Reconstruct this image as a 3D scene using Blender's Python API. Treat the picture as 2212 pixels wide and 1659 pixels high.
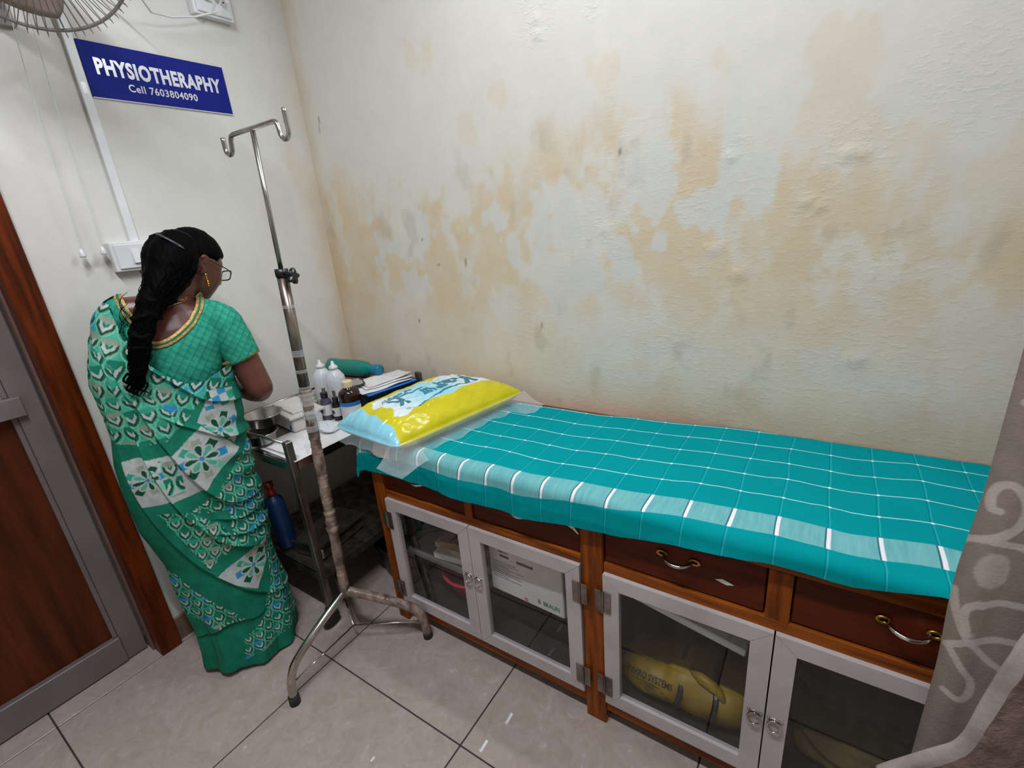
import bpy, bmesh, math, random
import numpy as np
from mathutils import Vector, Matrix
from mathutils.bvhtree import BVHTree

for o in list(bpy.data.objects):
    bpy.data.objects.remove(o, do_unlink=True)
SC = bpy.context.scene
COL = SC.collection
random.seed(5)
RNG = np.random.RandomState(7)

# ------------------------------------------------------------------ camera
CAM_R = ((0.83609492, 0.54223317, -0.08323742),      # camera right, in world axes
         (0.11115785, -0.31603719, -0.94221252),     # camera down
         (-0.537205, 0.77852661, -0.32451056))       # camera forward
cd = bpy.data.cameras.new('camera')
cam = bpy.data.objects.new('camera', cd)
COL.objects.link(cam)
m = Matrix.Identity(4)
for i in range(3):
    m[i][0] = CAM_R[0][i]; m[i][1] = -CAM_R[1][i]; m[i][2] = -CAM_R[2][i]
m[2][3] = 1.42
cam.matrix_world = m
cd.sensor_width = 36.0
cd.lens = 36.0 * 1020.7 / 2212.0
cd.clip_start = 0.02
SC.camera = cam

# ------------------------------------------------------------------ world, exposure
SC.view_settings.view_transform = 'Standard'
SC.view_settings.look = 'None'
SC.view_settings.gamma = 1.0
SC.view_settings.use_curve_mapping = False
SC.view_settings.exposure = 0.0
w = bpy.data.worlds.new('world'); SC.world = w
w.use_nodes = True
w.node_tree.nodes['Background'].inputs[0].default_value = (0.85, 0.92, 1.0, 1)
w.node_tree.nodes['Background'].inputs[1].default_value = 0.25

# room dimensions
WX, WY = -1.955, 1.447          # inner faces of the left and back walls
RX, FY, HZ = 1.75, -1.95, 2.95  # right wall, front wall, ceiling

# tube lights: position, mounting, power
TUBES = [((-0.45, WY, 2.44), 'wall', 13.5), ((-0.50, 0.05, HZ), 'ceiling', 43.0)]

# ------------------------------------------------------------------ helpers
def lin(c):
    return tuple(((v / 255.0) / 12.92) if v / 255.0 <= 0.04045 else (((v / 255.0) + 0.055) / 1.055) ** 2.4 for v in c[:3]) + (1.0,)

def newmat(name):
    mt = bpy.data.materials.new(name); mt.use_nodes = True
    nt = mt.node_tree
    b = nt.nodes['Principled BSDF']
    return mt, nt, b

def mat(name, rgb, rough=0.5, metal=0.0, rgb2=None, scale=8.0, stretch=(1, 1, 1), bump=0.0, bscale=None, spec=0.5, detail=4.0, coords='Object', alpha=1.0):
    """principled colour with a noise mix to a second colour and optional noise bump"""
    mt, nt, b = newmat(name)
    b.inputs['Roughness'].default_value = rough
    b.inputs['Metallic'].default_value = metal
    b.inputs['Specular IOR Level'].default_value = spec
    b.inputs['Alpha'].default_value = alpha
    tc = nt.nodes.new('ShaderNodeTexCoord')
    mp = nt.nodes.new('ShaderNodeMapping'); mp.inputs['Scale'].default_value = stretch
    nt.links.new(tc.outputs[coords], mp.inputs['Vector'])
    nz = nt.nodes.new('ShaderNodeTexNoise'); nz.inputs['Scale'].default_value = scale; nz.inputs['Detail'].default_value = detail
    nt.links.new(mp.outputs[0], nz.inputs['Vector'])
    if rgb2 is None:
        rgb2 = tuple(v * 0.9 for v in rgb)
    rp = nt.nodes.new('ShaderNodeValToRGB')
    rp.color_ramp.elements[0].position = 0.35; rp.color_ramp.elements[1].position = 0.65
    rp.color_ramp.elements[0].color = lin(rgb); rp.color_ramp.elements[1].color = lin(rgb2)
    nt.links.new(nz.outputs['Fac'], rp.inputs[0])
    nt.links.new(rp.outputs[0], b.inputs['Base Color'])
    if bump > 0:
        n2 = nz
        if bscale:
            n2 = nt.nodes.new('ShaderNodeTexNoise'); n2.inputs['Scale'].default_value = bscale; n2.inputs['Detail'].default_value = 5
            nt.links.new(mp.outputs[0], n2.inputs['Vector'])
        bp = nt.nodes.new('ShaderNodeBump'); bp.inputs['Strength'].default_value = bump; bp.inputs['Distance'].default_value = 0.004
        nt.links.new(n2.outputs['Fac'], bp.inputs['Height'])
        nt.links.new(bp.outputs[0], b.inputs['Normal'])
    return mt

def vcmat(name, rough=0.8, bump=0.0, bscale=200.0, spec=0.3, mot=0.06, mscale=40):
    """colour from the point attribute 'col', slightly mottled"""
    mt, nt, b = newmat(name)
    b.inputs['Roughness'].default_value = rough
    b.inputs['Specular IOR Level'].default_value = spec
    at = nt.nodes.new('ShaderNodeAttribute'); at.attribute_name = 'col'
    nz = nt.nodes.new('ShaderNodeTexNoise'); nz.inputs['Scale'].default_value = mscale; nz.inputs['Detail'].default_value = 4
    tc = nt.nodes.new('ShaderNodeTexCoord'); nt.links.new(tc.outputs['Object'], nz.inputs['Vector'])
    mr = nt.nodes.new('ShaderNodeMapRange'); mr.inputs['From Min'].default_value = 0.3; mr.inputs['From Max'].default_value = 0.7
    mr.inputs['To Min'].default_value = 1 - mot * 2; mr.inputs['To Max'].default_value = 1 + mot
    nt.links.new(nz.outputs['Fac'], mr.inputs['Value'])
    mx = nt.nodes.new('ShaderNodeVectorMath'); mx.operation = 'SCALE'
    nt.links.new(at.outputs['Color'], mx.inputs[0]); nt.links.new(mr.outputs[0], mx.inputs['Scale'])
    nt.links.new(mx.outputs[0], b.inputs['Base Color'])
    if bump > 0:
        n2 = nt.nodes.new('ShaderNodeTexNoise'); n2.inputs['Scale'].default_value = bscale; n2.inputs['Detail'].default_value = 3
        nt.links.new(tc.outputs['Object'], n2.inputs['Vector'])
        bp = nt.nodes.new('ShaderNodeBump'); bp.inputs['Strength'].default_value = bump; bp.inputs['Distance'].default_value = 0.002
        nt.links.new(n2.outputs['Fac'], bp.inputs['Height']); nt.links.new(bp.outputs[0], b.inputs['Normal'])
    return mt

def filmmat(name, rgb, opacity=0.25, rough=0.15):
    """thin clear plastic: transparent with a little white scatter and gloss"""
    mt, nt, b = newmat(name)
    b.inputs['Base Color'].default_value = lin(rgb); b.inputs['Roughness'].default_value = rough
    out = nt.nodes['Material Output']
    tr = nt.nodes.new('ShaderNodeBsdfTransparent')
    mx = nt.nodes.new('ShaderNodeMixShader')
    fr = nt.nodes.new('ShaderNodeLayerWeight'); fr.inputs['Blend'].default_value = 0.25
    nz = nt.nodes.new('ShaderNodeTexNoise'); nz.inputs['Scale'].default_value = 25; nz.inputs['Detail'].default_value = 4
    ma = nt.nodes.new('ShaderNodeMath'); ma.operation = 'MULTIPLY_ADD'
    ma.inputs[1].default_value = opacity; ma.inputs[2].default_value = opacity * 0.5
    nt.links.new(nz.outputs['Fac'], ma.inputs[0])
    ad = nt.nodes.new('ShaderNodeMath'); ad.operation = 'MULTIPLY_ADD'; ad.inputs[1].default_value = 0.35
    nt.links.new(fr.outputs['Facing'], ad.inputs[0]); nt.links.new(ma.outputs[0], ad.inputs[2])
    nt.links.new(ad.outputs[0], mx.inputs[0]); nt.links.new(tr.outputs[0], mx.inputs[1]); nt.links.new(b.outputs[0], mx.inputs[2])
    nt.links.new(mx.outputs[0], out.inputs['Surface'])
    return mt

def panemat(name, tint=(246, 248, 248), dirt=0.007):
    """flat window glass: transparent with fresnel reflection and a bit of dust"""
    mt, nt, b = newmat(name)
    out = nt.nodes['Material Output']
    tr = nt.nodes.new('ShaderNodeBsdfTransparent'); tr.inputs[0].default_value = lin(tint)
    gl = nt.nodes.new('ShaderNodeBsdfGlossy'); gl.inputs['Roughness'].default_value = 0.03
    df = nt.nodes.new('ShaderNodeBsdfDiffuse'); df.inputs[0].default_value = lin((170, 170, 170))
    lw = nt.nodes.new('ShaderNodeLayerWeight'); lw.inputs['Blend'].default_value = 0.5
    pw = nt.nodes.new('ShaderNodeMath'); pw.operation = 'POWER'; pw.inputs[1].default_value = 3.0; nt.links.new(lw.outputs['Facing'], pw.inputs[0])
    fr = nt.nodes.new('ShaderNodeMath'); fr.operation = 'MULTIPLY_ADD'; fr.inputs[1].default_value = 0.6; fr.inputs[2].default_value = 0.045; nt.links.new(pw.outputs[0], fr.inputs[0])
    m1 = nt.nodes.new('ShaderNodeMixShader'); m2 = nt.nodes.new('ShaderNodeMixShader')
    nz = nt.nodes.new('ShaderNodeTexNoise'); nz.inputs['Scale'].default_value = 60; nz.inputs['Detail'].default_value = 5
    mp = nt.nodes.new('ShaderNodeMapping'); mp.inputs['Scale'].default_value = (1, 1, 0.12)
    tc = nt.nodes.new('ShaderNodeTexCoord'); nt.links.new(tc.outputs['Object'], mp.inputs[0]); nt.links.new(mp.outputs[0], nz.inputs['Vector'])
    rp = nt.nodes.new('ShaderNodeMapRange'); rp.inputs['From Min'].default_value = 0.45; rp.inputs['From Max'].default_value = 0.75
    rp.inputs['To Min'].default_value = 0.001; rp.inputs['To Max'].default_value = dirt * 3
    nt.links.new(nz.outputs['Fac'], rp.inputs[0])
    nt.links.new(fr.outputs[0], m1.inputs[0]); nt.links.new(tr.outputs[0], m1.inputs[1]); nt.links.new(gl.outputs[0], m1.inputs[2])
    nt.links.new(rp.outputs[0], m2.inputs[0]); nt.links.new(m1.outputs[0], m2.inputs[1]); nt.links.new(df.outputs[0], m2.inputs[2])
    nt.links.new(m2.outputs[0], out.inputs['Surface'])
    return mt

def woodmat(name, rgb, rgb2, axis=0, rough=0.35, scale=6.0):
    st = [1.0, 1.0, 1.0]
    for i in range(3):
        st[i] = 0.9 if i == axis else 11.0
    return mat(name, rgb, rough, 0, rgb2, scale, st, bump=0.08, spec=0.16, detail=6)

def link(o, parent=None):
    COL.objects.link(o)
    if parent is not None:
        o.parent = parent
    return o

def mesh_obj(name, verts, faces, material=None, parent=None, smooth=False, loc=None, col=None):
    me = bpy.data.meshes.new(name)
    if isinstance(verts, np.ndarray) and isinstance(faces, np.ndarray) and faces.ndim == 2:
        nf, k = faces.shape
        me.vertices.add(len(verts)); me.vertices.foreach_set('co', verts.astype(np.float32).ravel())
        me.loops.add(nf * k); me.loops.foreach_set('vertex_index', faces.astype(np.int32).ravel())
        me.polygons.add(nf); me.polygons.foreach_set('loop_start', np.arange(0, nf * k, k, dtype=np.int32))
        me.polygons.foreach_set('loop_total', np.full(nf, k, dtype=np.int32))
        me.update(calc_edges=True)
        me.validate()
    else:
        me.from_pydata([tuple(v) for v in verts], [], [tuple(f) for f in faces]); me.update()
    if smooth:
        me.polygons.foreach_set('use_smooth', [True] * len(me.polygons))
    if material:
        me.materials.append(material)
    if col is not None:
        at = me.attributes.new('col', 'FLOAT_COLOR', 'POINT')
        c4 = np.ones((len(me.vertices), 4), np.float32); c4[:, :3] = col
        at.data.foreach_set('color', c4.ravel())
    o = bpy.data.objects.new(name, me)
    if loc is not None:
        o.location = loc
    return link(o, parent)

class MB:
    """collects shapes, links them as one mesh object"""
    def __init__(s):
        s.v = []; s.f = []
    def add(s, vs, fs):
        n = len(s.v); s.v += [tuple(v) for v in vs]; s.f += [tuple(i + n for i in f) for f in fs]; return s
    def box(s, x0, x1, y0, y1, z0, z1, mtx=None, bev=0.0):
        if bev > 0:
            bm = bmesh.new(); bmesh.ops.create_cube(bm, size=1)
            for v in bm.verts:
                v.co = Vector(((x0 + x1) / 2 + v.co.x * (x1 - x0), (y0 + y1) / 2 + v.co.y * (y1 - y0), (z0 + z1) / 2 + v.co.z * (z1 - z0)))
            bmesh.ops.bevel(bm, geom=bm.edges[:], offset=bev, segments=1 if bev < 0.004 else 3, affect='EDGES', profile=0.6)
            vs = [v.co.copy() for v in bm.verts]; fs = [[v.index for v in f.verts] for f in bm.faces]; bm.free()
        else:
            vs = [Vector(p) for p in ((x0, y0, z0), (x1, y0, z0), (x1, y1, z0), (x0, y1, z0), (x0, y0, z1), (x1, y0, z1), (x1, y1, z1), (x0, y1, z1))]
            fs = [(0, 3, 2, 1), (4, 5, 6, 7), (0, 1, 5, 4), (1, 2, 6, 5), (2, 3, 7, 6), (3, 0, 4, 7)]
        if mtx is not None:
            vs = [mtx @ v for v in vs]
        return s.add(vs, fs)
    def tube(s, pts, rad, n=10, cap=True, flat=1.0):
        pts = [Vector(p) for p in pts]; m = len(pts)
        rads = rad if isinstance(rad, (list, tuple)) else [rad] * m
        tg = [(pts[min(i + 1, m - 1)] - pts[max(i - 1, 0)]).normalized() for i in range(m)]
        up = Vector((0, 0, 1)) if abs(tg[0].z) < 0.9 else Vector((1, 0, 0))
        a = tg[0].cross(up).normalized(); vs = []; fs = []
        for i in range(m):
            a = (a - tg[i] * a.dot(tg[i])).normalized(); b = tg[i].cross(a)
            for k in range(n):
                t = 2 * math.pi * k / n
                vs.append(pts[i] + (a * math.cos(t) + b * math.sin(t) * flat) * rads[i])
        for i in range(m - 1):
            for k in range(n):
                k2 = (k + 1) % n
                fs.append((i * n + k, i * n + k2, (i + 1) * n + k2, (i + 1) * n + k))
        if cap:
            fs.append(tuple(range(n - 1, -1, -1))); fs.append(tuple((m - 1) * n + k for k in range(n)))
        return s.add(vs, fs)
    def lathe(s, prof, n=24, mtx=None):
        vs = []; fs = []; m = len(prof)
        for r, z in prof:
            for k in range(n):
                t = 2 * math.pi * k / n
                p = Vector((r * math.cos(t), r * math.sin(t), z)); vs.append(mtx @ p if mtx is not None else p)
        for i in range(m - 1):
            for k in range(n):
                k2 = (k + 1) % n
                fs.append((i * n + k, i * n + k2, (i + 1) * n + k2, (i + 1) * n + k))
        if prof[0][0] > 1e-5: fs.append(tuple(range(n - 1, -1, -1)))
        if prof[-1][0] > 1e-5: fs.append(tuple((m - 1) * n + k for k in range(n)))
        return s.add(vs, fs)
    def torus(s, c, R, r, n=28, k=8, mtx=None, a0=0, a1=2 * math.pi):
        full = abs(a1 - a0 - 2 * math.pi) < 1e-6
        vs = []; fs = []; m = n if full else n + 1
        for i in range(m):
            t = a0 + (a1 - a0) * i / n
            for j in range(k):
                u = 2 * math.pi * j / k
                p = Vector(((R + r * math.cos(u)) * math.cos(t), (R + r * math.cos(u)) * math.sin(t), r * math.sin(u)))
                if mtx is not None: p = mtx @ p
                vs.append(p + Vector(c))
        for i in range(n):
            i2 = (i + 1) % m
            for j in range(k):
                j2 = (j + 1) % k
                fs.append((i * k + j, i2 * k + j, i2 * k + j2, i * k + j2))
        return s.add(vs, fs)
    def build(s, name, material, parent=None, smooth=False, loc=None):
        o = mesh_obj(name, s.v, s.f, material, parent, smooth, loc)
        return o

def autosmooth(o, ang=35):
    me = o.data
    me.polygons.foreach_set('use_smooth', [True] * len(me.polygons))
    bm = bmesh.new(); bm.from_mesh(me)
    for e in bm.edges:
        if len(e.link_faces) == 2 and e.calc_face_angle(0) > math.radians(ang):
            e.smooth = False
    bm.to_mesh(me); bm.free()
    return o

def tag(o, label, cat, group=None, kind=None):
    if label: o['label'] = label
    if cat: o['category'] = cat
    if group: o['group'] = group
    if kind: o['kind'] = kind
    return o

def thing(name, label, cat, loc=(0, 0, 0), rot=None, group=None):
    o = bpy.data.objects.new(name, None); o.empty_display_size = 0.05
    o.location = loc
    if rot is not None: o.rotation_euler = rot
    COL.objects.link(o)
    return tag(o, label, cat, group)

def struct(o):
    o['kind'] = 'structure'; return o

def dup(o, loc=None, rotz=None, label=None):
    c = o.copy(); COL.objects.link(c)
    if loc is not None: c.location = loc
    if rotz is not None: c.rotation_euler = (0, 0, rotz)
    if label: c['label'] = label
    for ch in list(o.children):
        k = ch.copy(); COL.objects.link(k); k.parent = c
        for g in list(ch.children):
            q = g.copy(); COL.objects.link(q); q.parent = k
    return c

def text_mesh(txt, size=1.0, bold=0.0, align='LEFT', extrude=0.0, sx=1.0, spacing=1.0):
    cu = bpy.data.curves.new('txt', 'FONT'); cu.body = txt; cu.size = size; cu.offset = bold; cu.align_x = align
    cu.extrude = extrude; cu.space_character = spacing; cu.resolution_u = 3
    ob = bpy.data.objects.new('txt', cu); COL.objects.link(ob)
    dg = bpy.context.evaluated_depsgraph_get()
    me = bpy.data.meshes.new_from_object(ob.evaluated_get(dg))
    COL.objects.unlink(ob); bpy.data.objects.remove(ob); bpy.data.curves.remove(cu)
    vs = [v.co.copy() for v in me.vertices]; fs = [tuple(p.vertices) for p in me.polygons]
    bpy.data.meshes.remove(me)
    for v in vs: v.x *= sx
    return vs, fs

def fit_text(txt, w, h, bold=0.0, spacing=1.0):
    """text mesh scaled to a w x h box centred on the origin"""
    vs, fs = text_mesh(txt, 1.0, bold, spacing=spacing)
    x0 = min(v.x for v in vs); x1 = max(v.x for v in vs); y0 = min(v.y for v in vs); y1 = max(v.y for v in vs)
    return [Vector(((v.x - (x0 + x1) / 2) * w / (x1 - x0), (v.y - (y0 + y1) / 2) * h / (y1 - y0), 0)) for v in vs], fs

def place(vs, o, ax, ay):
    """2-d points onto the plane through o with axes ax, ay"""
    o = Vector(o); ax = Vector(ax); ay = Vector(ay)
    return [o + ax * v.x + ay * v.y for v in vs]

_nt = {}
def vnoise(x, y, seed):
    if seed not in _nt: _nt[seed] = np.random.RandomState(seed).rand(256, 256)
    t = _nt[seed]
    xi = np.floor(x).astype(int); yi = np.floor(y).astype(int); fx = x - xi; fy = y - yi
    fx = fx * fx * (3 - 2 * fx); fy = fy * fy * (3 - 2 * fy)
    g = lambda a, b: t[a % 256, b % 256]
    return (g(xi, yi) * (1 - fx) + g(xi + 1, yi) * fx) * (1 - fy) + (g(xi, yi + 1) * (1 - fx) + g(xi + 1, yi + 1) * fx) * fy
def fbm(x, y, seed=1, oct=4):
    s = 0; a = 0.5; tot = 0
    for i in range(oct):
        s = s + a * vnoise(x * 2 ** i + 17.3 * i, y * 2 ** i + 5.1 * i, seed + i); tot += a; a *= 0.5
    return s / tot
def sstep(a, b, x):
    t = np.clip((x - a) / (b - a), 0, 1); return t * t * (3 - 2 * t)
def grid_faces(nu, nv, wrap=False):
    """quads of a nu x nv vertex grid (index = i*nv + j); wrap closes the i direction"""
    i = np.arange(nu if wrap else nu - 1)[:, None]; j = np.arange(nv - 1)[None, :]
    i2 = (i + 1) % nu
    f = np.stack([i * nv + j, i2 * nv + j, i2 * nv + j + 1, i * nv + j + 1], -1)
    return f.reshape(-1, 4)
def L3(c):
    return np.array(lin(c)[:3])

def seg_dist(px, pz, poly):
    d = np.full(px.shape, 9.0)
    for (x0, z0), (x1, z1) in zip(poly[:-1], poly[1:]):
        vx, vz = x1 - x0, z1 - z0; L = vx * vx + vz * vz + 1e-12
        t = np.clip(((px - x0) * vx + (pz - z0) * vz) / L, 0, 1); d = np.minimum(d, np.hypot(px - x0 - t * vx, pz - z0 - t * vz))
    return d
def smooth_poly(pts, n=60):
    P = np.array(pts); t = np.arange(len(P)); tt = np.linspace(0, len(P) - 1, n); out = []
    for x in tt:                                                 # catmull-rom
        i = min(int(x), len(P) - 2); f = x - i
        p0, p1, p2, p3 = P[max(i - 1, 0)], P[i], P[i + 1], P[min(i + 2, len(P) - 1)]
        out.append(0.5 * ((2 * p1) + (-p0 + p2) * f + (2 * p0 - 5 * p1 + 4 * p2 - p3) * f * f + (-p0 + 3 * p1 - 3 * p2 + p3) * f ** 3))
    return np.array(out)

# ------------------------------------------------------------------ common materials
M = {}
M['steel'] = mat('brushed_steel', (200, 198, 195), 0.22, 1.0, (150, 146, 142), 14, (1, 1, 0.3))
M['steel_worn'] = mat('worn_steel', (150, 140, 132), 0.33, 0.9, (96, 82, 74), 22, (1, 1, 0.4))
M['chrome'] = mat('chrome', (225, 222, 220), 0.12, 1.0, (170, 160, 155), 10)
M['brass'] = mat('old_brass', (190, 150, 70), 0.3, 1.0, (120, 85, 40), 30)
M['alu'] = mat('powder_coated_aluminium', (188, 180, 180), 0.45, 0.0, (172, 165, 166), 9)
M['alu_door'] = mat('grey_aluminium', (116, 107, 106), 0.42, 0.0, (102, 95, 95), 5)
M['wood_x'] = woodmat('teak_rail_wood', (152, 78, 16), (96, 46, 8), 0)
M['wood_z'] = woodmat('teak_post_wood', (146, 72, 15), (92, 42, 7), 2)
M['ply'] = woodmat('dark_varnished_ply', (92, 34, 8), (70, 24, 5), 0, 0.4, 4)
M['jamb'] = woodmat('brown_jamb_wood', (104, 42, 10), (64, 24, 5), 2, 0.4, 5)
M['inner'] = mat('dark_inner_board', (46, 38, 34), 0.7, 0, (36, 30, 26), 6)
M['white_plastic'] = mat('white_plastic', (226, 226, 226), 0.35, 0, (214, 214, 216), 12)
M['black_plastic'] = mat('black_plastic', (18, 18, 20), 0.35, 0, (26, 26, 28), 30)
M['rubber'] = mat('black_rubber', (28, 27, 27), 0.7, 0, (40, 38, 38), 40)
M['paper'] = mat('white_paper', (226, 224, 222), 0.8, 0, (212, 210, 210), 30)
M['dark_hole'] = mat('dark_hole', (12, 12, 12), 0.6)
M['pane'] = panemat('cabinet_glass')
M['film'] = filmmat('clear_plastic_film', (235, 238, 240), 0.22)
M['bag_film'] = filmmat('clear_bag_film', (235, 238, 240), 0.12)
# ================================================================== the room
# wall_back : grid with a damp-stain mask and a peeling mask as point attributes
def wall_material(name):
    mt, nt, b = newmat(name)
    b.inputs['Roughness'].default_value = 0.7; b.inputs['Specular IOR Level'].default_value = 0.25
    at = nt.nodes.new('ShaderNodeAttribute'); at.attribute_name = 'col'
    pe = nt.nodes.new('ShaderNodeAttribute'); pe.attribute_name = 'peel'
    tc = nt.nodes.new('ShaderNodeTexCoord')
    nz = nt.nodes.new('ShaderNodeTexNoise'); nz.inputs['Scale'].default_value = 9; nz.inputs['Detail'].default_value = 8; nz.inputs['Roughness'].default_value = 0.65
    nt.links.new(tc.outputs['Object'], nz.inputs['Vector'])
    mr = nt.nodes.new('ShaderNodeMapRange'); mr.inputs['From Min'].default_value = 0.3; mr.inputs['From Max'].default_value = 0.7
    mr.inputs['To Min'].default_value = 0.95; mr.inputs['To Max'].default_value = 1.03
    nt.links.new(nz.outputs['Fac'], mr.inputs['Value'])
    sc = nt.nodes.new('ShaderNodeVectorMath'); sc.operation = 'SCALE'
    nt.links.new(at.outputs['Color'], sc.inputs[0]); nt.links.new(mr.outputs[0], sc.inputs['Scale'])
    nt.links.new(sc.outputs[0], b.inputs['Base Color'])
    n1 = nt.nodes.new('ShaderNodeTexNoise'); n1.inputs['Scale'].default_value = 58; n1.inputs['Detail'].default_value = 7; n1.inputs['Roughness'].default_value = 0.6
    mp = nt.nodes.new('ShaderNodeMapping'); mp.inputs['Scale'].default_value = (0.7, 1, 1.4)
    nt.links.new(tc.outputs['Object'], mp.inputs[0]); nt.links.new(mp.outputs[0], n1.inputs['Vector'])
    st = nt.nodes.new('ShaderNodeMapRange'); st.inputs['From Min'].default_value = 0.50; st.inputs['From Max'].default_value = 0.63
    nt.links.new(n1.outputs['Fac'], st.inputs['Value'])
    m1 = nt.nodes.new('ShaderNodeMath'); m1.operation = 'MULTIPLY'
    nt.links.new(st.outputs[0], m1.inputs[0]); nt.links.new(pe.outputs['Fac'], m1.inputs[1])
    n2 = nt.nodes.new('ShaderNodeTexNoise'); n2.inputs['Scale'].default_value = 14; n2.inputs['Detail'].default_value = 6
    nt.links.new(tc.outputs['Object'], n2.inputs['Vector'])
    m2 = nt.nodes.new('ShaderNodeMath'); m2.operation = 'MULTIPLY_ADD'; m2.inputs[1].default_value = 0.22
    nt.links.new(n2.outputs['Fac'], m2.inputs[0]); nt.links.new(m1.outputs[0], m2.inputs[2])
    bp = nt.nodes.new('ShaderNodeBump'); bp.inputs['Strength'].default_value = 0.24; bp.inputs['Distance'].default_value = 0.007
    nt.links.new(m2.outputs[0], bp.inputs['Height']); nt.links.new(bp.outputs[0], b.inputs['Normal'])
    return mt
M['wall'] = wall_material('damp_stained_cream_paint')

CREAM = L3((217, 214, 204)); STAIN = L3((214, 194, 162)); PALE = L3((212, 212, 205)); TAN = L3((196, 160, 128)); DIRT = L3((176, 164, 146))

def back_wall_paint(X, Z):
    n1 = fbm(X * 4.0, Z * 2.8, 11, 5); n2 = fbm(X * 12.0, Z * 8.0, 21, 5); n3 = fbm(X * 34, Z * 22, 31, 4); nv = fbm(X * 13, Z * 3.0, 41, 4)
    # height of the damp line along the wall
    bx = [-2.0, -1.73, -1.28, -1.06, -0.75, -0.62, -0.47, -0.28, -0.17, -0.03, 0.15, 0.30, 1.8]
    bz = [1.66, 1.66, 1.60, 1.66, 1.62, 1.70, 1.58, 1.66, 1.50, 1.53, 1.42, 1.44, 1.45]
    line = np.interp(X, bx, bz)
    up = sstep(0.06, -0.14, Z - line + (nv - 0.5) * 0.42 + (n2 - 0.5) * 0.16)
    low = sstep(1.02, 1.24, Z + (n1 - 0.5) * 0.35)                 # the stain thins out again lower down
    lowz = 0.35 + 0.65 * low
    body = sstep(0.41, 0.55, n2 * 0.5 + n1 * 0.5 + 0.05 * lowz + (n3 - 0.5) * 0.30 - 0.04 * sstep(-0.2, 0.35, X)) * (0.55 + 0.5 * fbm(X * 22, Z * 16, 47, 3))
    stain = up * body * lowz
    soft = up * 0.40 * sstep(0.25, 0.7, n1)
    # detached small stains higher up
    spots = np.zeros_like(X)
    for cx, cz, r in ((-1.26, 1.98, 0.045), (-0.95, 1.81, 0.03), (-0.02, 1.70, 0.06), (-0.05, 1.60, 0.05), (-0.60, 1.80, 0.035), (0.10, 1.52, 0.07), (-0.30, 1.75, 0.03), (0.27, 1.41, 0.06), (-1.1, 1.73, 0.03)):
        d = np.hypot((X - cx) / r, (Z - cz) / (r * 1.1)); spots = np.maximum(spots, sstep(1.25, 0.75, d + (n2 - 0.5) * 2.8 + (n3 - 0.5) * 1.6))
    k = np.clip(np.maximum(np.maximum(stain, soft), spots * 0.32), 0, 1)
    c = CREAM[None, :] * (1 - k[:, None]) + STAIN[None, :] * k[:, None]
    # bare pale islands left inside the stain
    isl = np.zeros_like(X)
    for cx, cz, a, b in ((-0.80, 1.17, 0.045, 0.11), (-0.70, 1.22, 0.10, 0.05), (-0.94, 1.33, 0.03, 0.06), (-0.82, 1.42, 0.03, 0.11), (-0.72, 1.44, 0.025, 0.09), (-1.0, 1.44, 0.06, 0.05),
                         (-0.25, 1.58, 0.022, 0.08), (-0.33, 1.40, 0.06, 0.06), (-0.45, 1.46, 0.05, 0.09), (-0.43, 1.32, 0.03, 0.04), (-1.35, 1.42, 0.05, 0.09), (-1.6, 1.34, 0.06, 0.10), (-1.45, 1.22, 0.09, 0.05), (-0.18, 1.47, 0.05, 0.06), (-0.55, 1.28, 0.04, 0.07)):
        d = np.hypot((X - cx) / a, (Z - cz) / b); isl = np.maximum(isl, sstep(1.12, 0.98, d + (n2 - 0.5) * 2.0 + (n3 - 0.5) * 1.2))
    c = c * (1 - 0.85 * isl[:, None]) + PALE[None, :] * 0.85 * isl[:, None]
    wm = 0.55 * sstep(1.35, 1.0, Z + (n1 - 0.5) * 0.3)
    c = c * (1 - wm[:, None]) + (c * np.array([1.06, 0.96, 0.92])) * wm[:, None]
    # rising damp just above the couch
    rz = sstep(0.98, 0.76, Z + (n1 - 0.5) * 0.22 + 0.12 * sstep(0.0, -1.2, X)); rd = rz * (0.35 + 0.5 * n2)
    c = c * (1 - rd[:, None]) + TAN[None, :] * rd[:, None]
    # white salt bloom patches
    wb = np.zeros_like(X)
    for cx, cz, a, b in ((0.03, 1.0, 0.10, 0.035), (-0.40, 0.99, 0.12, 0.03), (-0.28, 1.285, 0.025, 0.025), (0.16, 0.95, 0.12, 0.03), (-0.5, 0.9, 0.1, 0.02)):
        d = np.hypot((X - cx) / a, (Z - cz) / b); wb = np.maximum(wb, sstep(1.1, 0.8, d + (n3 - 0.5) * 2.4 + (n2 - 0.5) * 1.5))
    c = c * (1 - 0.6 * wb[:, None]) + L3((216, 208, 202))[None, :] * 0.6 * wb[:, None]
    # grime: corner streak, dark scuffs
    cs = sstep(0.10, 0.0, X - WX + (nv - 0.5) * 0.10) * (0.35 + 0.4 * n2)
    c = c * (1 - cs[:, None] * 0.6) + L3((190, 158, 112))[None, :] * cs[:, None] * 0.6
    g = sstep(0.66, 0.8, fbm(X * 14, Z * 9, 61, 4)) * up * 0.35
    c = c * (1 - g[:, None]) + DIRT[None, :] * g[:, None]
    for cx, cz, lx, lz in ((-1.16, 1.295, 0.003, 0.028), (-1.30, 1.28, 0.006, 0.006), (-0.85, 1.05, 0.004, 0.02), (-1.5, 1.36, 0.003, 0.012), (-1.37, 1.38, 0.004, 0.008), (-1.86, 1.87, 0.004, 0.03), (-0.55, 1.58, 0.003, 0.014), (-1.45, 1.05, 0.004, 0.01)):
        d = np.hypot((X - cx - (Z - cz) * 0.15) / lx, (Z - cz) / lz); k = sstep(1.3, 0.6, d) * 0.65
        c = c * (1 - k[:, None]) + L3((96, 84, 72))[None, :] * k[:, None]
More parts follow.
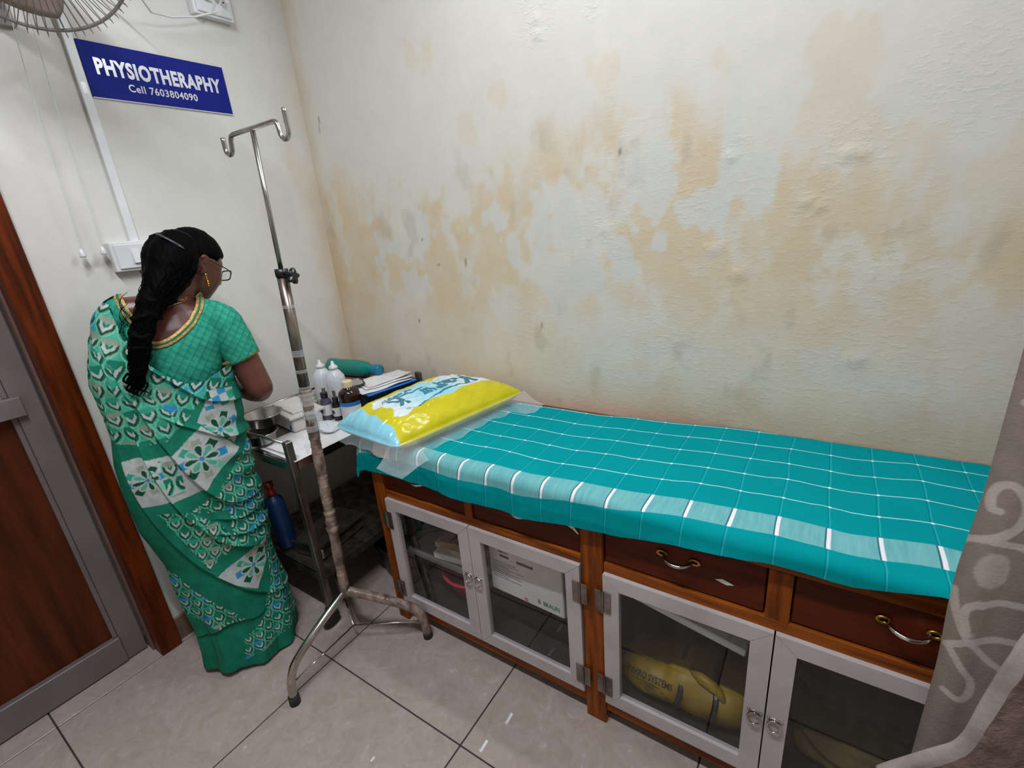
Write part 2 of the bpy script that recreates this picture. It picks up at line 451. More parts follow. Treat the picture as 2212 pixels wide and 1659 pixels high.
    # blistered / flaking paint
    pl = 0.04 + 0.14 * up * sstep(-1.2, 0.0, X) + 0.14 * sstep(1.1, 0.9, Z) * sstep(-1.3, -0.3, X)
    for cx, cz, r, s in ((-0.058, 1.40, 0.045, 1.9), (-0.594, 1.366, 0.09, 1.0), (-0.28, 1.285, 0.09, 1.2), (-0.217, 1.221, 0.06, 0.9), (0.011, 1.504, 0.08, 1.0), (0.02, 1.01, 0.15, 1.0), (-0.388, 1.01, 0.16, 0.9), (0.15, 0.99, 0.14, 0.9),
                         (-0.25, 1.55, 0.05, 0.8), (-0.8, 1.95, 0.05, 0.9), (-0.63, 1.95, 0.03, 0.7), (-0.8, 2.02, 0.06, 0.7), (0.2, 1.62, 0.12, 0.5), (-0.35, 1.45, 0.07, 0.9), (-0.9, 1.07, 0.12, 0.5), (-0.2, 0.86, 0.2, 0.7), (0.1, 1.2, 0.15, 0.7)):
        pl = np.maximum(pl, s * np.exp(-(((X - cx) / r) ** 2 + ((Z - cz) / r) ** 2) * 1.6))
    return c, pl

def paint_wall(name, U0, U1, Z0, Z1, step, pos, paint, flip=False):
    nu = int((U1 - U0) / step) + 1; nz_ = int((Z1 - Z0) / step) + 1
    U, Z = np.meshgrid(np.linspace(U0, U1, nu), np.linspace(Z0, Z1, nz_), indexing='ij'); U = U.ravel(); Z = Z.ravel()
    c, pl = paint(U, Z)
    V = pos(U, Z)
    f = grid_faces(nu, nz_)
    if flip: f = f[:, ::-1]
    return V, f, c, pl

def solid_wall(name, V, f, c, pl, backing):
    """paint skin plus the masonry box behind it, one mesh"""
    n = len(V)
    bv, bf = backing
    o = mesh_obj(name, np.vstack([V, np.array(bv)]), np.vstack([f, np.array(bf) + n]), M['wall'], None, False, None, np.vstack([c, np.tile(CREAM, (len(bv), 1))]))
    a = o.data.attributes.new('peel', 'FLOAT', 'POINT'); a.data.foreach_set('value', np.concatenate([pl, np.full(len(bv), 0.05)]).astype(np.float32))
    return struct(o)

def box_vf(x0, x1, y0, y1, z0, z1):
    b = MB().box(x0, x1, y0, y1, z0, z1); return b.v, b.f

V, f, c, pl = paint_wall('wall_back', WX, RX, 0, HZ, 0.009, lambda U, Z: np.stack([U, np.full_like(U, WY), Z], 1), back_wall_paint)
# a few real paint blisters stand off the plaster
bl = np.zeros(len(V))
for cx, cz, r, h in ((-0.068, 1.405, 0.013, 0.006), (-0.040, 1.392, 0.012, 0.006), (-0.055, 1.412, 0.010, 0.004), (-0.28, 1.30, 0.02, 0.005), (-0.60, 1.37, 0.02, 0.004), (0.005, 1.505, 0.018, 0.006), (0.03, 1.50, 0.015, 0.005), (-0.25, 1.53, 0.014, 0.005), (-0.21, 1.23, 0.02, 0.005), (-0.80, 1.93, 0.014, 0.004), (-0.80, 1.97, 0.012, 0.004), (0.08, 1.01, 0.02, 0.005)):
    bl = np.maximum(bl, 0.6 * h * np.exp(-(((V[:, 0] - cx) / r) ** 2 + ((V[:, 2] - cz) / (r * 0.8)) ** 2)))
V[:, 1] -= bl
solid_wall('wall_back', V, f, c, pl, box_vf(WX - 0.15, RX + 0.15, WY + 0.012, WY + 0.16, -0.1, HZ))

DOOR_Y0, DOOR_Y1, DOOR_H = -0.56, 0.413, 2.08
def left_wall_paint(U, Z):
    n1 = fbm(U * 4, Z * 3, 71, 4); n2 = fbm(U * 12, Z * 5, 81, 4)
    c = np.tile(L3((214, 211, 205)), (len(U), 1))
    k = sstep(0.13, 0.0, WY - U + (n2 - 0.5) * 0.16) * (0.3 + 0.7 * n1) * sstep(2.3, 1.6, Z) * 0.8
    c = c * (1 - k[:, None]) + L3((200, 172, 128))[None, :] * k[:, None]
    d = sstep(0.62, 0.75, n1) * 0.12
    c = c * (1 - d[:, None]) + DIRT[None, :] * d[:, None]
    for cy, cz, a, b in ((0.60, 1.395, 0.012, 0.03), (0.545, 1.385, 0.010, 0.02), (0.575, 1.40, 0.03, 0.012), (1.25, 1.42, 0.004, 0.004), (1.36, 2.18, 0.003, 0.02), (1.33, 1.72, 0.003, 0.03)):
        k = sstep(1.4, 0.3, np.hypot((U - cy) / a, (Z - cz) / b)) * 0.45
        c = c * (1 - k[:, None]) + L3((140, 132, 122))[None, :] * k[:, None]
    return c, np.full(len(U), 0.04)
V, f, c, pl = paint_wall('wall_left', DOOR_Y1, WY, 0, HZ, 0.012, lambda U, Z: np.stack([np.full_like(U, WX), U, Z], 1), left_wall_paint)
bk = MB().box(WX - 0.15, WX - 0.001, DOOR_Y1, WY + 0.01, -0.05, HZ).box(WX - 0.15, WX, DOOR_Y0, DOOR_Y1, DOOR_H, HZ).box(WX - 0.15, WX, FY, DOOR_Y0, -0.05, HZ)
solid_wall('wall_left', V, f, c, pl, (bk.v, bk.f))

M['plain_wall'] = mat('plain_cream_paint', (214, 210, 198), 0.75, 0, (206, 202, 190), 4)
M['ceil'] = mat('white_ceiling_paint', (224, 224, 220), 0.8, 0, (216, 216, 212), 3)
struct(MB().box(RX, RX + 0.15, FY - 0.15, WY, -0.05, HZ).build('wall_right', M['plain_wall']))
struct(MB().box(WX - 0.15, RX, FY - 0.15, FY, -0.05, HZ).build('wall_front', M['plain_wall']))
struct(MB().box(WX - 0.15, RX + 0.15, FY - 0.15, WY + 0.16, HZ, HZ + 0.12).build('ceiling', M['ceil']))

# floor slab with separate vitrified tiles
def tile_material():
    mt, nt, b = newmat('vitrified_floor_tile')
    b.inputs['Roughness'].default_value = 0.22; b.inputs['Specular IOR Level'].default_value = 0.5
    tc = nt.nodes.new('ShaderNodeTexCoord'); oi = nt.nodes.new('ShaderNodeObjectInfo')
    ad = nt.nodes.new('ShaderNodeVectorMath'); ad.operation = 'ADD'
    sc = nt.nodes.new('ShaderNodeVectorMath'); sc.operation = 'SCALE'; sc.inputs['Scale'].default_value = 30
    cb = nt.nodes.new('ShaderNodeCombineXYZ'); nt.links.new(oi.outputs['Random'], cb.inputs[0]); nt.links.new(oi.outputs['Random'], cb.inputs[1])
    nt.links.new(cb.outputs[0], sc.inputs[0]); nt.links.new(tc.outputs['Object'], ad.inputs[0]); nt.links.new(sc.outputs[0], ad.inputs[1])
    n1 = nt.nodes.new('ShaderNodeTexNoise'); n1.inputs['Scale'].default_value = 16; n1.inputs['Detail'].default_value = 8; n1.inputs['Roughness'].default_value = 0.7; n1.inputs['Distortion'].default_value = 1.5
    nt.links.new(ad.outputs[0], n1.inputs['Vector'])
    rp = nt.nodes.new('ShaderNodeValToRGB'); e = rp.color_ramp.elements
    e[0].position = 0.34; e[0].color = lin((158, 142, 133)); e[1].position = 0.62; e[1].color = lin((173, 158, 150))
    x = e.new(0.70); x.color = lin((196, 184, 177))
    nt.links.new(n1.outputs['Fac'], rp.inputs[0]); nt.links.new(rp.outputs[0], b.inputs['Base Color'])
    n2 = nt.nodes.new('ShaderNodeTexNoise'); n2.inputs['Scale'].default_value = 5
    mr = nt.nodes.new('ShaderNodeMapRange'); mr.inputs['To Min'].default_value = 0.2; mr.inputs['To Max'].default_value = 0.34
    nt.links.new(n2.outputs['Fac'], mr.inputs[0]); nt.links.new(mr.outputs[0], b.inputs['Roughness'])
    return mt
M['tile'] = tile_material()
M['grout'] = mat('dark_grout', (40, 34, 31), 0.85, 0, (56, 48, 43), 20)
fl = struct(MB().box(WX - 0.15, RX + 0.1, FY - 0.1, WY + 0.1, -0.06, -0.0025).build('floor', M['grout']))
XL = [WX - 0.12, -1.928, -1.337, -0.7455, -0.15, 0.445, 1.04, 1.635, RX + 0.05]
YL = [FY - 0.02, -1.789, -1.179, -0.569, 0.041, 0.655, 1.265, WY + 0.01]
g = 0.0021
tile_me = {}
for i in range(len(XL) - 1):
    for j in range(len(YL) - 1):
        a, b2 = XL[i + 1] - XL[i], YL[j + 1] - YL[j]
        key = (round(a, 3), round(b2, 3))
        cx, cy = (XL[i] + XL[i + 1]) / 2, (YL[j] + YL[j + 1]) / 2
        if key not in tile_me:
            o = MB().box(-a / 2 + g, a / 2 - g, -b2 / 2 + g, b2 / 2 - g, -0.012, 0.0, bev=0.0012).build('tile', M['tile'], fl, loc=(cx, cy, 0))
            tile_me[key] = o
        else:
            o = tile_me[key].copy(); COL.objects.link(o); o.parent = fl; o.location = (cx, cy, 0)

M['skirt'] = mat('brown_skirting_tile', (128, 104, 86), 0.3, 0, (112, 90, 74), 12)
sk = struct(MB().box(WX, WX + 0.012, DOOR_Y1, WY, 0, 0.098, bev=0.002).build('baseboard_left', M['skirt']))
sk2 = struct(MB().box(WX + 0.012, RX, WY - 0.012, WY, 0, 0.098, bev=0.002).build('baseboard_back', M['skirt']))

# door : timber frame, aluminium leaf with a brown lower panel
dr = bpy.data.objects.new('door_1', None); COL.objects.link(dr); struct(dr); dr['label'] = 'closed aluminium framed door with brown wood-grain panel in a timber frame'
jm = MB().box(WX - 0.15, -1.92, 0.345, DOOR_Y1, 0, DOOR_H, bev=0.003)
jm.build('door_post', M['jamb'], dr)
MB().box(WX - 0.15, -1.92, DOOR_Y0, DOOR_Y0 + 0.068, 0, DOOR_H, bev=0.003).build('door_post', M['jamb'], dr)
MB().box(WX - 0.15, -1.92, DOOR_Y0 + 0.068, 0.345, DOOR_H - 0.068, DOOR_H, bev=0.003).build('door_head', M['jamb'], dr)
MB().box(-2.1, -1.985, 0.3385, 0.345, 0.0, DOOR_H - 0.07).build('stop_strip', mat('jamb_edge_strip', (112, 86, 78), 0.5), dr)
LX = -2.02
yl, yr = DOOR_Y0 + 0.075, 0.334
def strip(name, y0, y1, z0, z1, x1=LX, x0=LX - 0.03, mt='alu_door'):
    return MB().box(x0, x1, y0, y1, z0, z1, bev=0.002).build(name, M[mt], dr)
strip('stile', 0.272, yr, 0.006, DOOR_H - 0.075)
strip('stile', yl, yl + 0.062, 0.006, DOOR_H - 0.075)
strip('rail', yl + 0.062, 0.272, 0.006, 0.112, LX + 0.006)
strip('rail', yl + 0.062, 0.292, 0.985, 1.045, LX + 0.02)
strip('rail', yl + 0.062, 0.272, 1.93, DOOR_H - 0.075)
for z0, z1 in ((1.045, 1.93), (0.112, 0.985)):
    strip('glazing_bead', 0.258, 0.2715, z0, z1, LX - 0.006, LX - 0.022)
M['door_panel'] = woodmat('brown_laminate_panel', (92, 42, 20), (62, 27, 12), 2, 0.38, 3)
MB().box(LX - 0.026, LX - 0.018, yl + 0.062, 0.26, 0.112, 0.985).build('panel', M['door_panel'], dr)
MB().box(LX - 0.026, LX - 0.018, yl + 0.062, 0.26, 1.045, 1.93).build('panel', mat('pale_panel', (176, 160, 156), 0.5, 0, (168, 152, 148), 4), dr)

# ceiling tube lights
def tube_light(loc, mount, power, label):
    t = thing('tube_light', label, 'light', loc, (math.radians(0 if mount == 'ceiling' else -90), 0, 0), 'tube lights')
    dz_ = 0.0 if mount == 'ceiling' else 0.05
    MB().box(-0.62, 0.62, -0.035, 0.035, -0.05 - dz_, -dz_, bev=0.006).build('housing', M['white_plastic'], t)
    if dz_:
        for bx_ in (-0.4, 0.4): MB().box(bx_ - 0.02, bx_ + 0.02, -0.02, 0.02, -dz_, 0.0).build('bracket', M['steel'], t)
    em, nt, b = newmat('lit_tube'); b.inputs['Emission Color'].default_value = (1.0, 0.98, 0.95, 1); b.inputs['Emission Strength'].default_value = 3.0
    MB().tube([(-0.6, 0, -0.065 - dz_), (0.6, 0, -0.065 - dz_)], 0.013, 14).build('lamp', em, t)
    ld = bpy.data.lights.new('tube_glow', 'AREA'); ld.shape = 'RECTANGLE'; ld.size = 1.2; ld.size_y = 0.06; ld.energy = power; ld.color = (0.915, 0.955, 1.03)
    lo = bpy.data.objects.new('tube_glow', ld); COL.objects.link(lo); lo.parent = t; lo.location = (0, 0, -0.084) if mount == 'ceiling' else (0, 0.016, -0.130); lo.rotation_euler = (0 if mount == 'ceiling' else math.radians(35), 0, 0)
tube_light(*TUBES[0], 'white tube light mounted high on the stained wall above the couch')
tube_light(*TUBES[1], 'white tube light on the ceiling near the front of the room')
# ================================================================== examination couch with cabinets
YF = 0.926
bed = thing('examination_couch', 'long teak examination couch with glass cabinet doors and drawers against stained wall', 'couch', (-0.41, 1.18, 0))
def bpart(name, mb, mt, parent=None, smooth=False):
    """built in world coordinates, re-based to the couch origin"""
    off = Vector((-0.41, 1.18, 0))
    par = parent or bed
    if parent is not None:
        off = off + Vector(parent.location)
    mb.v = [tuple(Vector(v) - off) for v in mb.v]
    return mb.build(name, M[mt] if isinstance(mt, str) else mt, par, smooth)
PX = [(-1.265, -1.213), (-0.467, -0.405), (0.378, 0.44)]
for a, b2 in PX:
    bpart('post', MB().box(a, b2, YF - 0.006, YF + 0.05, 0.0, 0.735, bev=0.003), 'wood_z')
    bpart('post', MB().box(a, b2, WY - 0.075, WY - 0.025, 0.0, 0.735, bev=0.003), 'wood_z')
for a, b2 in ((-1.213, -0.467), (-0.405, 0.378)):
    bpart('bottom_rail', MB().box(a, b2, YF, YF + 0.03, 0.05, 0.10, bev=0.002), 'wood_x')
    bpart('middle_rail', MB().box(a, b2, YF, YF + 0.03, 0.546, 0.576, bev=0.002), 'wood_x')
    bpart('top_rail', MB().box(a, b2, YF, YF + 0.03, 0.70, 0.735, bev=0.002), 'wood_x')
bpart('drawer_divider', MB().box(-0.858, -0.829, YF, YF + 0.03, 0.576, 0.70), 'wood_z')
bpart('drawer_divider', MB().box(-0.037, 0.008, YF, YF + 0.03, 0.576, 0.70), 'wood_z')
bpart('top_board', MB().box(-1.275, 0.45, YF - 0.012, WY - 0.004, 0.735, 0.752, bev=0.003), 'wood_x')
bpart('end_panel', MB().box(-1.258, -1.246, YF + 0.05, WY - 0.075, 0.06, 0.735), mat('grey_end_panel', (74, 66, 62), 0.45, 0, (58, 52, 50), 5))
bpart('end_panel', MB().box(0.40, 0.412, YF + 0.05, WY - 0.075, 0.06, 0.735), 'ply')
bpart('back_panel', MB().box(-1.246, 0.40, WY - 0.075, WY - 0.067, 0.06, 0.735), 'inner')
bpart('partition', MB().box(-0.446, -0.432, YF + 0.05, WY - 0.075, 0.10, 0.576), 'inner')
bpart('bottom_board', MB().box(-1.246, 0.40, YF + 0.03, WY - 0.075, 0.086, 0.10), 'inner')
M['shelf'] = mat('grey_shelf_board', (128, 124, 122), 0.6, 0, (104, 100, 98), 7)
bpart('shelf', MB().box(-1.244, -0.448, YF + 0.055, WY - 0.078, 0.272, 0.286), 'shelf')
# drawers
for a, b2 in ((-1.213, -0.858), (-0.829, -0.467), (-0.405, -0.037), (0.008, 0.378)):
    d = bpart('drawer', MB().box(a + 0.003, b2 - 0.003, YF + 0.006, YF + 0.022, 0.579, 0.698, bev=0.002), 'ply')
    # box of the drawer behind its front belongs to the same part
    c = (a + b2) / 2
    y0 = YF + 0.006
    for sx in (-1, 1):
        bpart('handle_plate', MB().torus((c + sx * 0.037, y0 - 0.003, 0.658), 0.008, 0.0035, 16, 6, Matrix.Rotation(math.pi / 2, 3, 'X') @ Matrix.Diagonal((1.25, 0.8, 1)).to_3x3()), 'brass', d, True)
    gpts = [(c + 0.03 * math.sin(t), y0 - 0.004 - 0.026 * math.cos(t), 0.657 - 0.004 * math.cos(t)) for t in np.linspace(-math.pi / 2, math.pi / 2, 13)]
    bpart('handle', MB().tube(gpts, 0.0045, 8), 'chrome', d, True)
# worn paint mark on the third drawer front
bpart('paint_mark', MB().add([(-0.14, YF + 0.0052, 0.628), (-0.125, YF + 0.0052, 0.634), (-0.11, YF + 0.0052, 0.630), (-0.1, YF + 0.0052, 0.626), (-0.115, YF + 0.0052, 0.621), (-0.128, YF + 0.0052, 0.624)], [(0, 1, 2, 3, 4, 5)]), 'white_plastic')
# doors
DX = [(-1.211, -0.846), (-0.844, -0.469), (-0.403, -0.0145), (-0.0115, 0.376)]
for k, (a, b2) in enumerate(DX):
    z0, z1, fw = 0.096, 0.548, 0.043
    y0, y1 = YF - 0.012, YF + 0.006
    fr = MB()
    o4 = [(a, z0), (b2, z0), (b2, z1), (a, z1)]; i4 = [(a + fw, z0 + fw), (b2 - fw, z0 + fw), (b2 - fw, z1 - fw * 0.95), (a + fw, z1 - fw * 0.95)]
    sh = 0.0006
    for q in range(4):                                    # four mitred lengths, hairline open at the corners
        q2 = (q + 1) % 4
        A, B, C_, D_ = [Vector((p[0], 0, p[1])) for p in (o4[q], o4[q2], i4[q2], i4[q])]
        e = (B - A).normalized() * sh
        A += e; D_ += e; B -= e; C_ -= e
        vs = []
        for y in (y0, y1):
            vs += [(p.x, y, p.z) for p in (A, B, C_, D_)]
        fr.add(vs, [(0, 1, 2, 3), (7, 6, 5, 4), (0, 4, 5, 1), (1, 5, 6, 2), (2, 6, 7, 3), (3, 7, 4, 0)])
    d = bpart('cabinet_door', fr, 'alu')
    bpart('glass_pane', MB().add([(a + fw - 0.004, YF - 0.003, z0 + fw - 0.004), (b2 - fw + 0.004, YF - 0.003, z0 + fw - 0.004), (b2 - fw + 0.004, YF - 0.003, z1 - fw * 0.95 + 0.004), (a + fw - 0.004, YF - 0.003, z1 - fw * 0.95 + 0.004)], [(0, 1, 2, 3)]), 'pane', d)
    left_hung = k in (0, 2)
    hx = a if left_hung else b2
    for hz in (0.462, 0.165):
        hb = MB()
        for sx in (-1, 1):
            hb.box(hx + sx * 0.004 - (0.018 if sx < 0 else 0), hx + sx * 0.004 + (0.018 if sx > 0 else 0), y0 - 0.0035, y0 - 0.001, hz - 0.034, hz + 0.034, bev=0.0008)
            for zz in (-0.022, 0, 0.022):
                hb.lathe([(0.0, 0.0012), (0.003, 0.0008), (0.0032, 0)], 8, Matrix.Translation((hx + sx * 0.013, y0 - 0.0035, hz + zz)) @ Matrix.Rotation(math.pi / 2, 4, 'X'))
        hb.tube([(hx, y0 - 0.004, hz - 0.034), (hx, y0 - 0.004, hz + 0.034)], 0.0035, 8)
        bpart('hinge', hb, 'steel_worn', d)
    rx = (b2 - 0.019) if left_hung else (a + 0.019)
    rz = 0.348 if k < 2 else 0.292
    rp = MB().box(rx - 0.012, rx + 0.012, y0 - 0.002, y0, rz + 0.012, rz + 0.020, bev=0.0008)
    rp.lathe([(0.0, 0.006), (0.004, 0.005), (0.005, 0)], 10, Matrix.Translation((rx, y0 - 0.001, rz + 0.013)) @ Matrix.Rotation(math.pi / 2, 4, 'X'))
    for sx in (-1, 1):
        rp.lathe([(0.0, 0.003), (0.003, 0.002), (0.0035, 0)], 8, Matrix.Translation((rx + sx * 0.013, y0 - 0.001, rz + 0.018)) @ Matrix.Rotation(math.pi / 2, 4, 'X'))
    rp.torus((rx, y0 - 0.006, rz), 0.0135, 0.0026, 22, 7, Matrix.Rotation(math.pi / 2 - 0.2, 3, 'X'))
    bpart('ring_pull', rp, 'chrome', d, True)
tag(MB().add([(-0.52, YF - 0.001, 0.682), (-0.50, YF - 0.012, 0.680), (-0.478, YF - 0.01, 0.664), (-0.466, YF - 0.009, 0.648), (-0.470, YF - 0.008, 0.645), (-0.484, YF - 0.009, 0.657), (-0.505, YF - 0.011, 0.668), (-0.52, YF - 0.001, 0.670)], [(0, 1, 6, 7), (1, 2, 5, 6), (2, 3, 4, 5)]).build('cloth_strip', M['paper']), 'torn white strip caught above the second drawer of the couch', 'strip')

# ---------------------------------------------------------------- things inside the cabinets
M['card'] = mat('white_carton', (222, 218, 220), 0.7, 0, (214, 210, 212), 10)
ctn = thing('carton', 'white cardboard carton printed B BRAUN behind the cabinet glass', 'box', (-0.68, 1.05, 0.287), (0, 0, math.radians(-2)))
MB().box(-0.135, 0.135, -0.085, 0.085, 0, 0.245, bev=0.003).build('carton_body', M['card'], ctn)
M['green_ink'] = mat('green_print', (20, 140, 112), 0.6); M['black_ink'] = mat('black_print', (40, 40, 44), 0.6); M['grey_ink'] = mat('grey_print', (120, 122, 128), 0.6); M['red_ink'] = mat('red_print', (220, 120, 100), 0.6)
v_, f_ = fit_text('B  BRAUN', 0.075, 0.0165, 0.02)
mesh_obj('lettering', place(v_, (0.082, -0.0858, 0.027), (1, 0, 0), (0, 0, 1)), f_, M['green_ink'], ctn)
lb = MB().box(-0.098, 0.028, -0.0862, -0.0852, 0.135, 0.222); lb.build('shipping_label', M['paper'], ctn)
ink = MB()
for r in range(6):
    ink.box(-0.094, -0.094 + random.uniform(0.02, 0.04), -0.0866, -0.0861, 0.205 - r * 0.009, 0.208 - r * 0.009)
for r in range(5):
    ink.box(-0.045, -0.045 + random.uniform(0.02, 0.035), -0.0866, -0.0861, 0.212 - r * 0.007, 0.2135 - r * 0.007)
for bx0, bz0, n in ((-0.09, 0.142, 26), (-0.025, 0.139, 40)):
    x = bx0
    for _ in range(n):
        w_ = random.choice((0.0005, 0.001, 0.0013)); ink.box(x, x + w_, -0.0867, -0.0861, bz0, bz0 + 0.009); x += w_ + 0.0006
ink.lathe([(0.008, 0), (0.0075, 0.0006)], 18, Matrix.Translation((-0.062, -0.0861, 0.213)) @ Matrix.Rotation(math.pi / 2, 4, 'X'))
ink.box(-0.008, -0.0065, -0.0866, -0.0861, 0.185, 0.215)
ink.build('label_print', M['black_ink'], ctn)['kind'] = 'stuff'
ik = MB()
for r in range(9):
    ik.box(-0.122, -0.122 + random.uniform(0.06, 0.12), -0.0856, -0.0851, 0.118 - r * 0.0075, 0.1198 - r * 0.0075)
ik.build('small_print', M['grey_ink'], ctn)['kind'] = 'stuff'
MB().lathe([(0.007, 0), (0.0065, 0.0005)], 16, Matrix.Translation((0.0, -0.0851, 0.012)) @ Matrix.Rotation(math.pi / 2, 4, 'X')).build('print_dot', M['red_ink'], ctn)

# pile of files, cable and cloth on the shelf of the first cabinet
M['file_beige'] = mat('beige_file', (186, 168, 150), 0.7, 0, (168, 150, 132), 9)
M['file_tan'] = mat('tan_paper', (150, 120, 84), 0.7, 0, (128, 102, 70), 9)
z = 0.287
for k, (w_, d_, h_, r_, mt, nm, lab) in enumerate((
        (0.24, 0.2, 0.026, 6, 'card', 'flat_box', 'flat pale box lowest on the shelf behind the first cabinet door'),
        (0.23, 0.19, 0.022, -4, 'file_beige', 'paper_file', 'beige paper file lying on the flat box in the first cabinet'),
        (0.20, 0.18, 0.03, 12, 'file_tan', 'paper_file', 'tan folded paper topmost of the pile in the first cabinet'))):
    o = tag(MB().box(-w_ / 2, w_ / 2, -d_ / 2, d_ / 2, 0, h_, bev=0.004).build(nm, M[mt]), lab, 'box' if k == 0 else 'file')
    o.location = (-0.985, 1.10, z); o.rotation_euler = (0, 0, math.radians(r_)); z += h_ + 0.001
cb = [(-0.95 + 0.05 * math.cos(t * 1.0) + 0.01 * math.sin(3.1 * t), 1.04 + 0.028 * math.sin(t), z - 0.03 + 0.034 + 0.003 * math.sin(5 * t)) for t in np.linspace(0, 4.6 * math.pi, 70)]
tag(MB().tube([(x_, y_, z + 0.005 + 0.002 * (i % 5)) for i, (x_, y_, _) in enumerate(cb)], 0.0035, 6).build('cable', M['black_plastic'], None, True), 'coiled black cable lying on the papers in the first cabinet', 'cable')
M['pink'] = mat('red_plastic', (214, 40, 80), 0.3, 0, (200, 30, 66), 6)
bs = tag(MB().lathe([(0.0, 0.004), (0.08, 0.004), (0.088, 0.008), (0.118, 0.086), (0.126, 0.088), (0.126, 0.092), (0.116, 0.094), (0.086, 0.012), (0.0, 0.009)], 40).build('basin', M['pink'], None, True), 'red plastic basin under the shelf behind the first cabinet door', 'basin')
bs.location = (-1.02, 1.115, 0.1)

# yellow carry bag with black straps behind the third door
M['bag'] = mat('yellow_nylon', (150, 122, 5), 0.5, 0, (112, 90, 4), 10, bump=0.25, bscale=30)
yb = thing('carry_bag', 'yellow bag with black straps printed ENVIRO SYSTEMS behind third cabinet door', 'bag', (-0.215, 1.06, 0.1))
n_u, n_v = 40, 24
U_, V_ = np.meshgrid(np.linspace(-1, 1, n_u), np.linspace(0, 2 * np.pi, n_v, endpoint=False), indexing='ij')
cs, sn = np.cos(V_), np.sin(V_)
rad = (1 - np.abs(U_) ** 5) ** 0.4 * 0.97 + 0.03
Xb = U_ * 0.185; Yb = np.sign(cs) * np.abs(cs) ** 0.8 * 0.095 * rad; Zb = 0.078 + np.sign(sn) * np.abs(sn) ** 0.8 * 0.078 * rad + 0.012 * np.sin(U_ * 3 + 1) * (sn > 0)
nzb = fbm(U_.ravel() * 4 + 5, V_.ravel() * 2, 91, 3).reshape(U_.shape) - 0.5
Zb = np.maximum((Zb + nzb * 0.02 * (sn > -0.5)) * np.where(U_ < -0.2, 0.70, 0.78), 0.002); Yb = Yb * (1 + nzb * 0.2)
P_ = np.stack([Xb, Yb, Zb], -1).reshape(-1, 3)
fb = []
for i in range(n_u - 1):
    for j in range(n_v):
        fb.append((i * n_v + j, i * n_v + (j + 1) % n_v, (i + 1) * n_v + (j + 1) % n_v, (i + 1) * n_v + j))
fb += [tuple(range(n_v - 1, -1, -1)), tuple((n_u - 1) * n_v + j for j in range(n_v))]
bagb = mesh_obj('bag_body', P_, fb, M['bag'], yb, True)
bt = BVHTree.FromPolygons([Vector(p) for p in P_], fb)
def drape_bag(vs, off=0.0012):
    out = []
    for v in vs:
        o_ = Vector((v[0], -0.085, 0.075)) + Vector((0, 0.66, 0.75)) * v[1]; dr_ = Vector((0, 0.75, -0.66))
        hit = bt.ray_cast(o_ - dr_ * 0.4, dr_); q_ = hit[0] if hit[0] is not None else o_
        out.append(q_ - dr_ * off)
    return out
def subdiv(vs, fs, cuts=2):
    bm = bmesh.new(); bv = [bm.verts.new(v) for v in vs]
    for f in fs:
        try: bm.faces.new([bv[i] for i in f])
        except ValueError: pass
    bmesh.ops.triangulate(bm, faces=bm.faces[:]); bmesh.ops.subdivide_edges(bm, edges=bm.edges[:], cuts=cuts, use_grid_fill=True)
    bm.verts.index_update()
    r = [v.co.copy() for v in bm.verts], [tuple(v.index for v in f.verts) for f in bm.faces]; bm.free(); return r
for txt, w_, h_, cx, cz in (('ENVIRO SYSTEMS', 0.135, 0.018, -0.085, 0.010), ('No 16', 0.03, 0.009, -0.06, 0.038)):
    v_, f_ = fit_text(txt, w_, h_, 0.02)
    if txt == 'No 16': continue
    v_, f_ = subdiv(v_, f_)
    mesh_obj('lettering', drape_bag([(v.x + cx, v.y + cz) for v in v_]), f_, M['black_ink'], yb)
pr = MB()
for r in range(4):
    pts = drape_bag([(-0.12 + 0.012 * r, -0.006 - r * 0.008), (-0.085, -0.006 - r * 0.008), (-0.05 + 0.01 * r, -0.006 - r * 0.008)], 0.001)
    pr.tube(pts, 0.0011, 4)
pr.build('small_print', M['black_ink'], yb)['kind'] = 'stuff'
for sx in (-0.002, 0.085):
    st = []
    for t in np.linspace(0.25 * np.pi, 1.25 * np.pi, 24):
        st.append((sx + 0.006 * math.sin(3 * t), 0.108 * math.cos(t), max(0.006, 0.066 + 0.066 * math.sin(t))))
    MB().tube(st, 0.007, 6, True, 0.35).build('strap', M['black_plastic'], yb)
MB().tube([(0.02, -0.04, 0.125), (0.05, -0.06, 0.138), (0.09, -0.065, 0.125), (0.115, -0.07, 0.09)], [0.010, 0.014, 0.013, 0.008], 10).build('carry_handle', M['bag'], yb, True)
sp = tag(MB().box(-0.165, 0.165, -0.02, 0.02, -0.013, 0.013, bev=0.003).build('white_strip', M['white_plastic']), 'long white plastic strip leaning above the yellow bag behind cabinet glass', 'strip')
sp.location = (-0.228, 0.995, 0.435); sp.rotation_euler = (0.2, math.radians(6), math.radians(-5))
M['bundle'] = mat('dark_cloth', (34, 28, 40), 0.85, 0, (22, 18, 26), 14, bump=0.3, bscale=25)
M['olive'] = mat('olive_yellow_cloth', (84, 74, 16), 0.75, 0, (60, 52, 10), 10, bump=0.3, bscale=25)
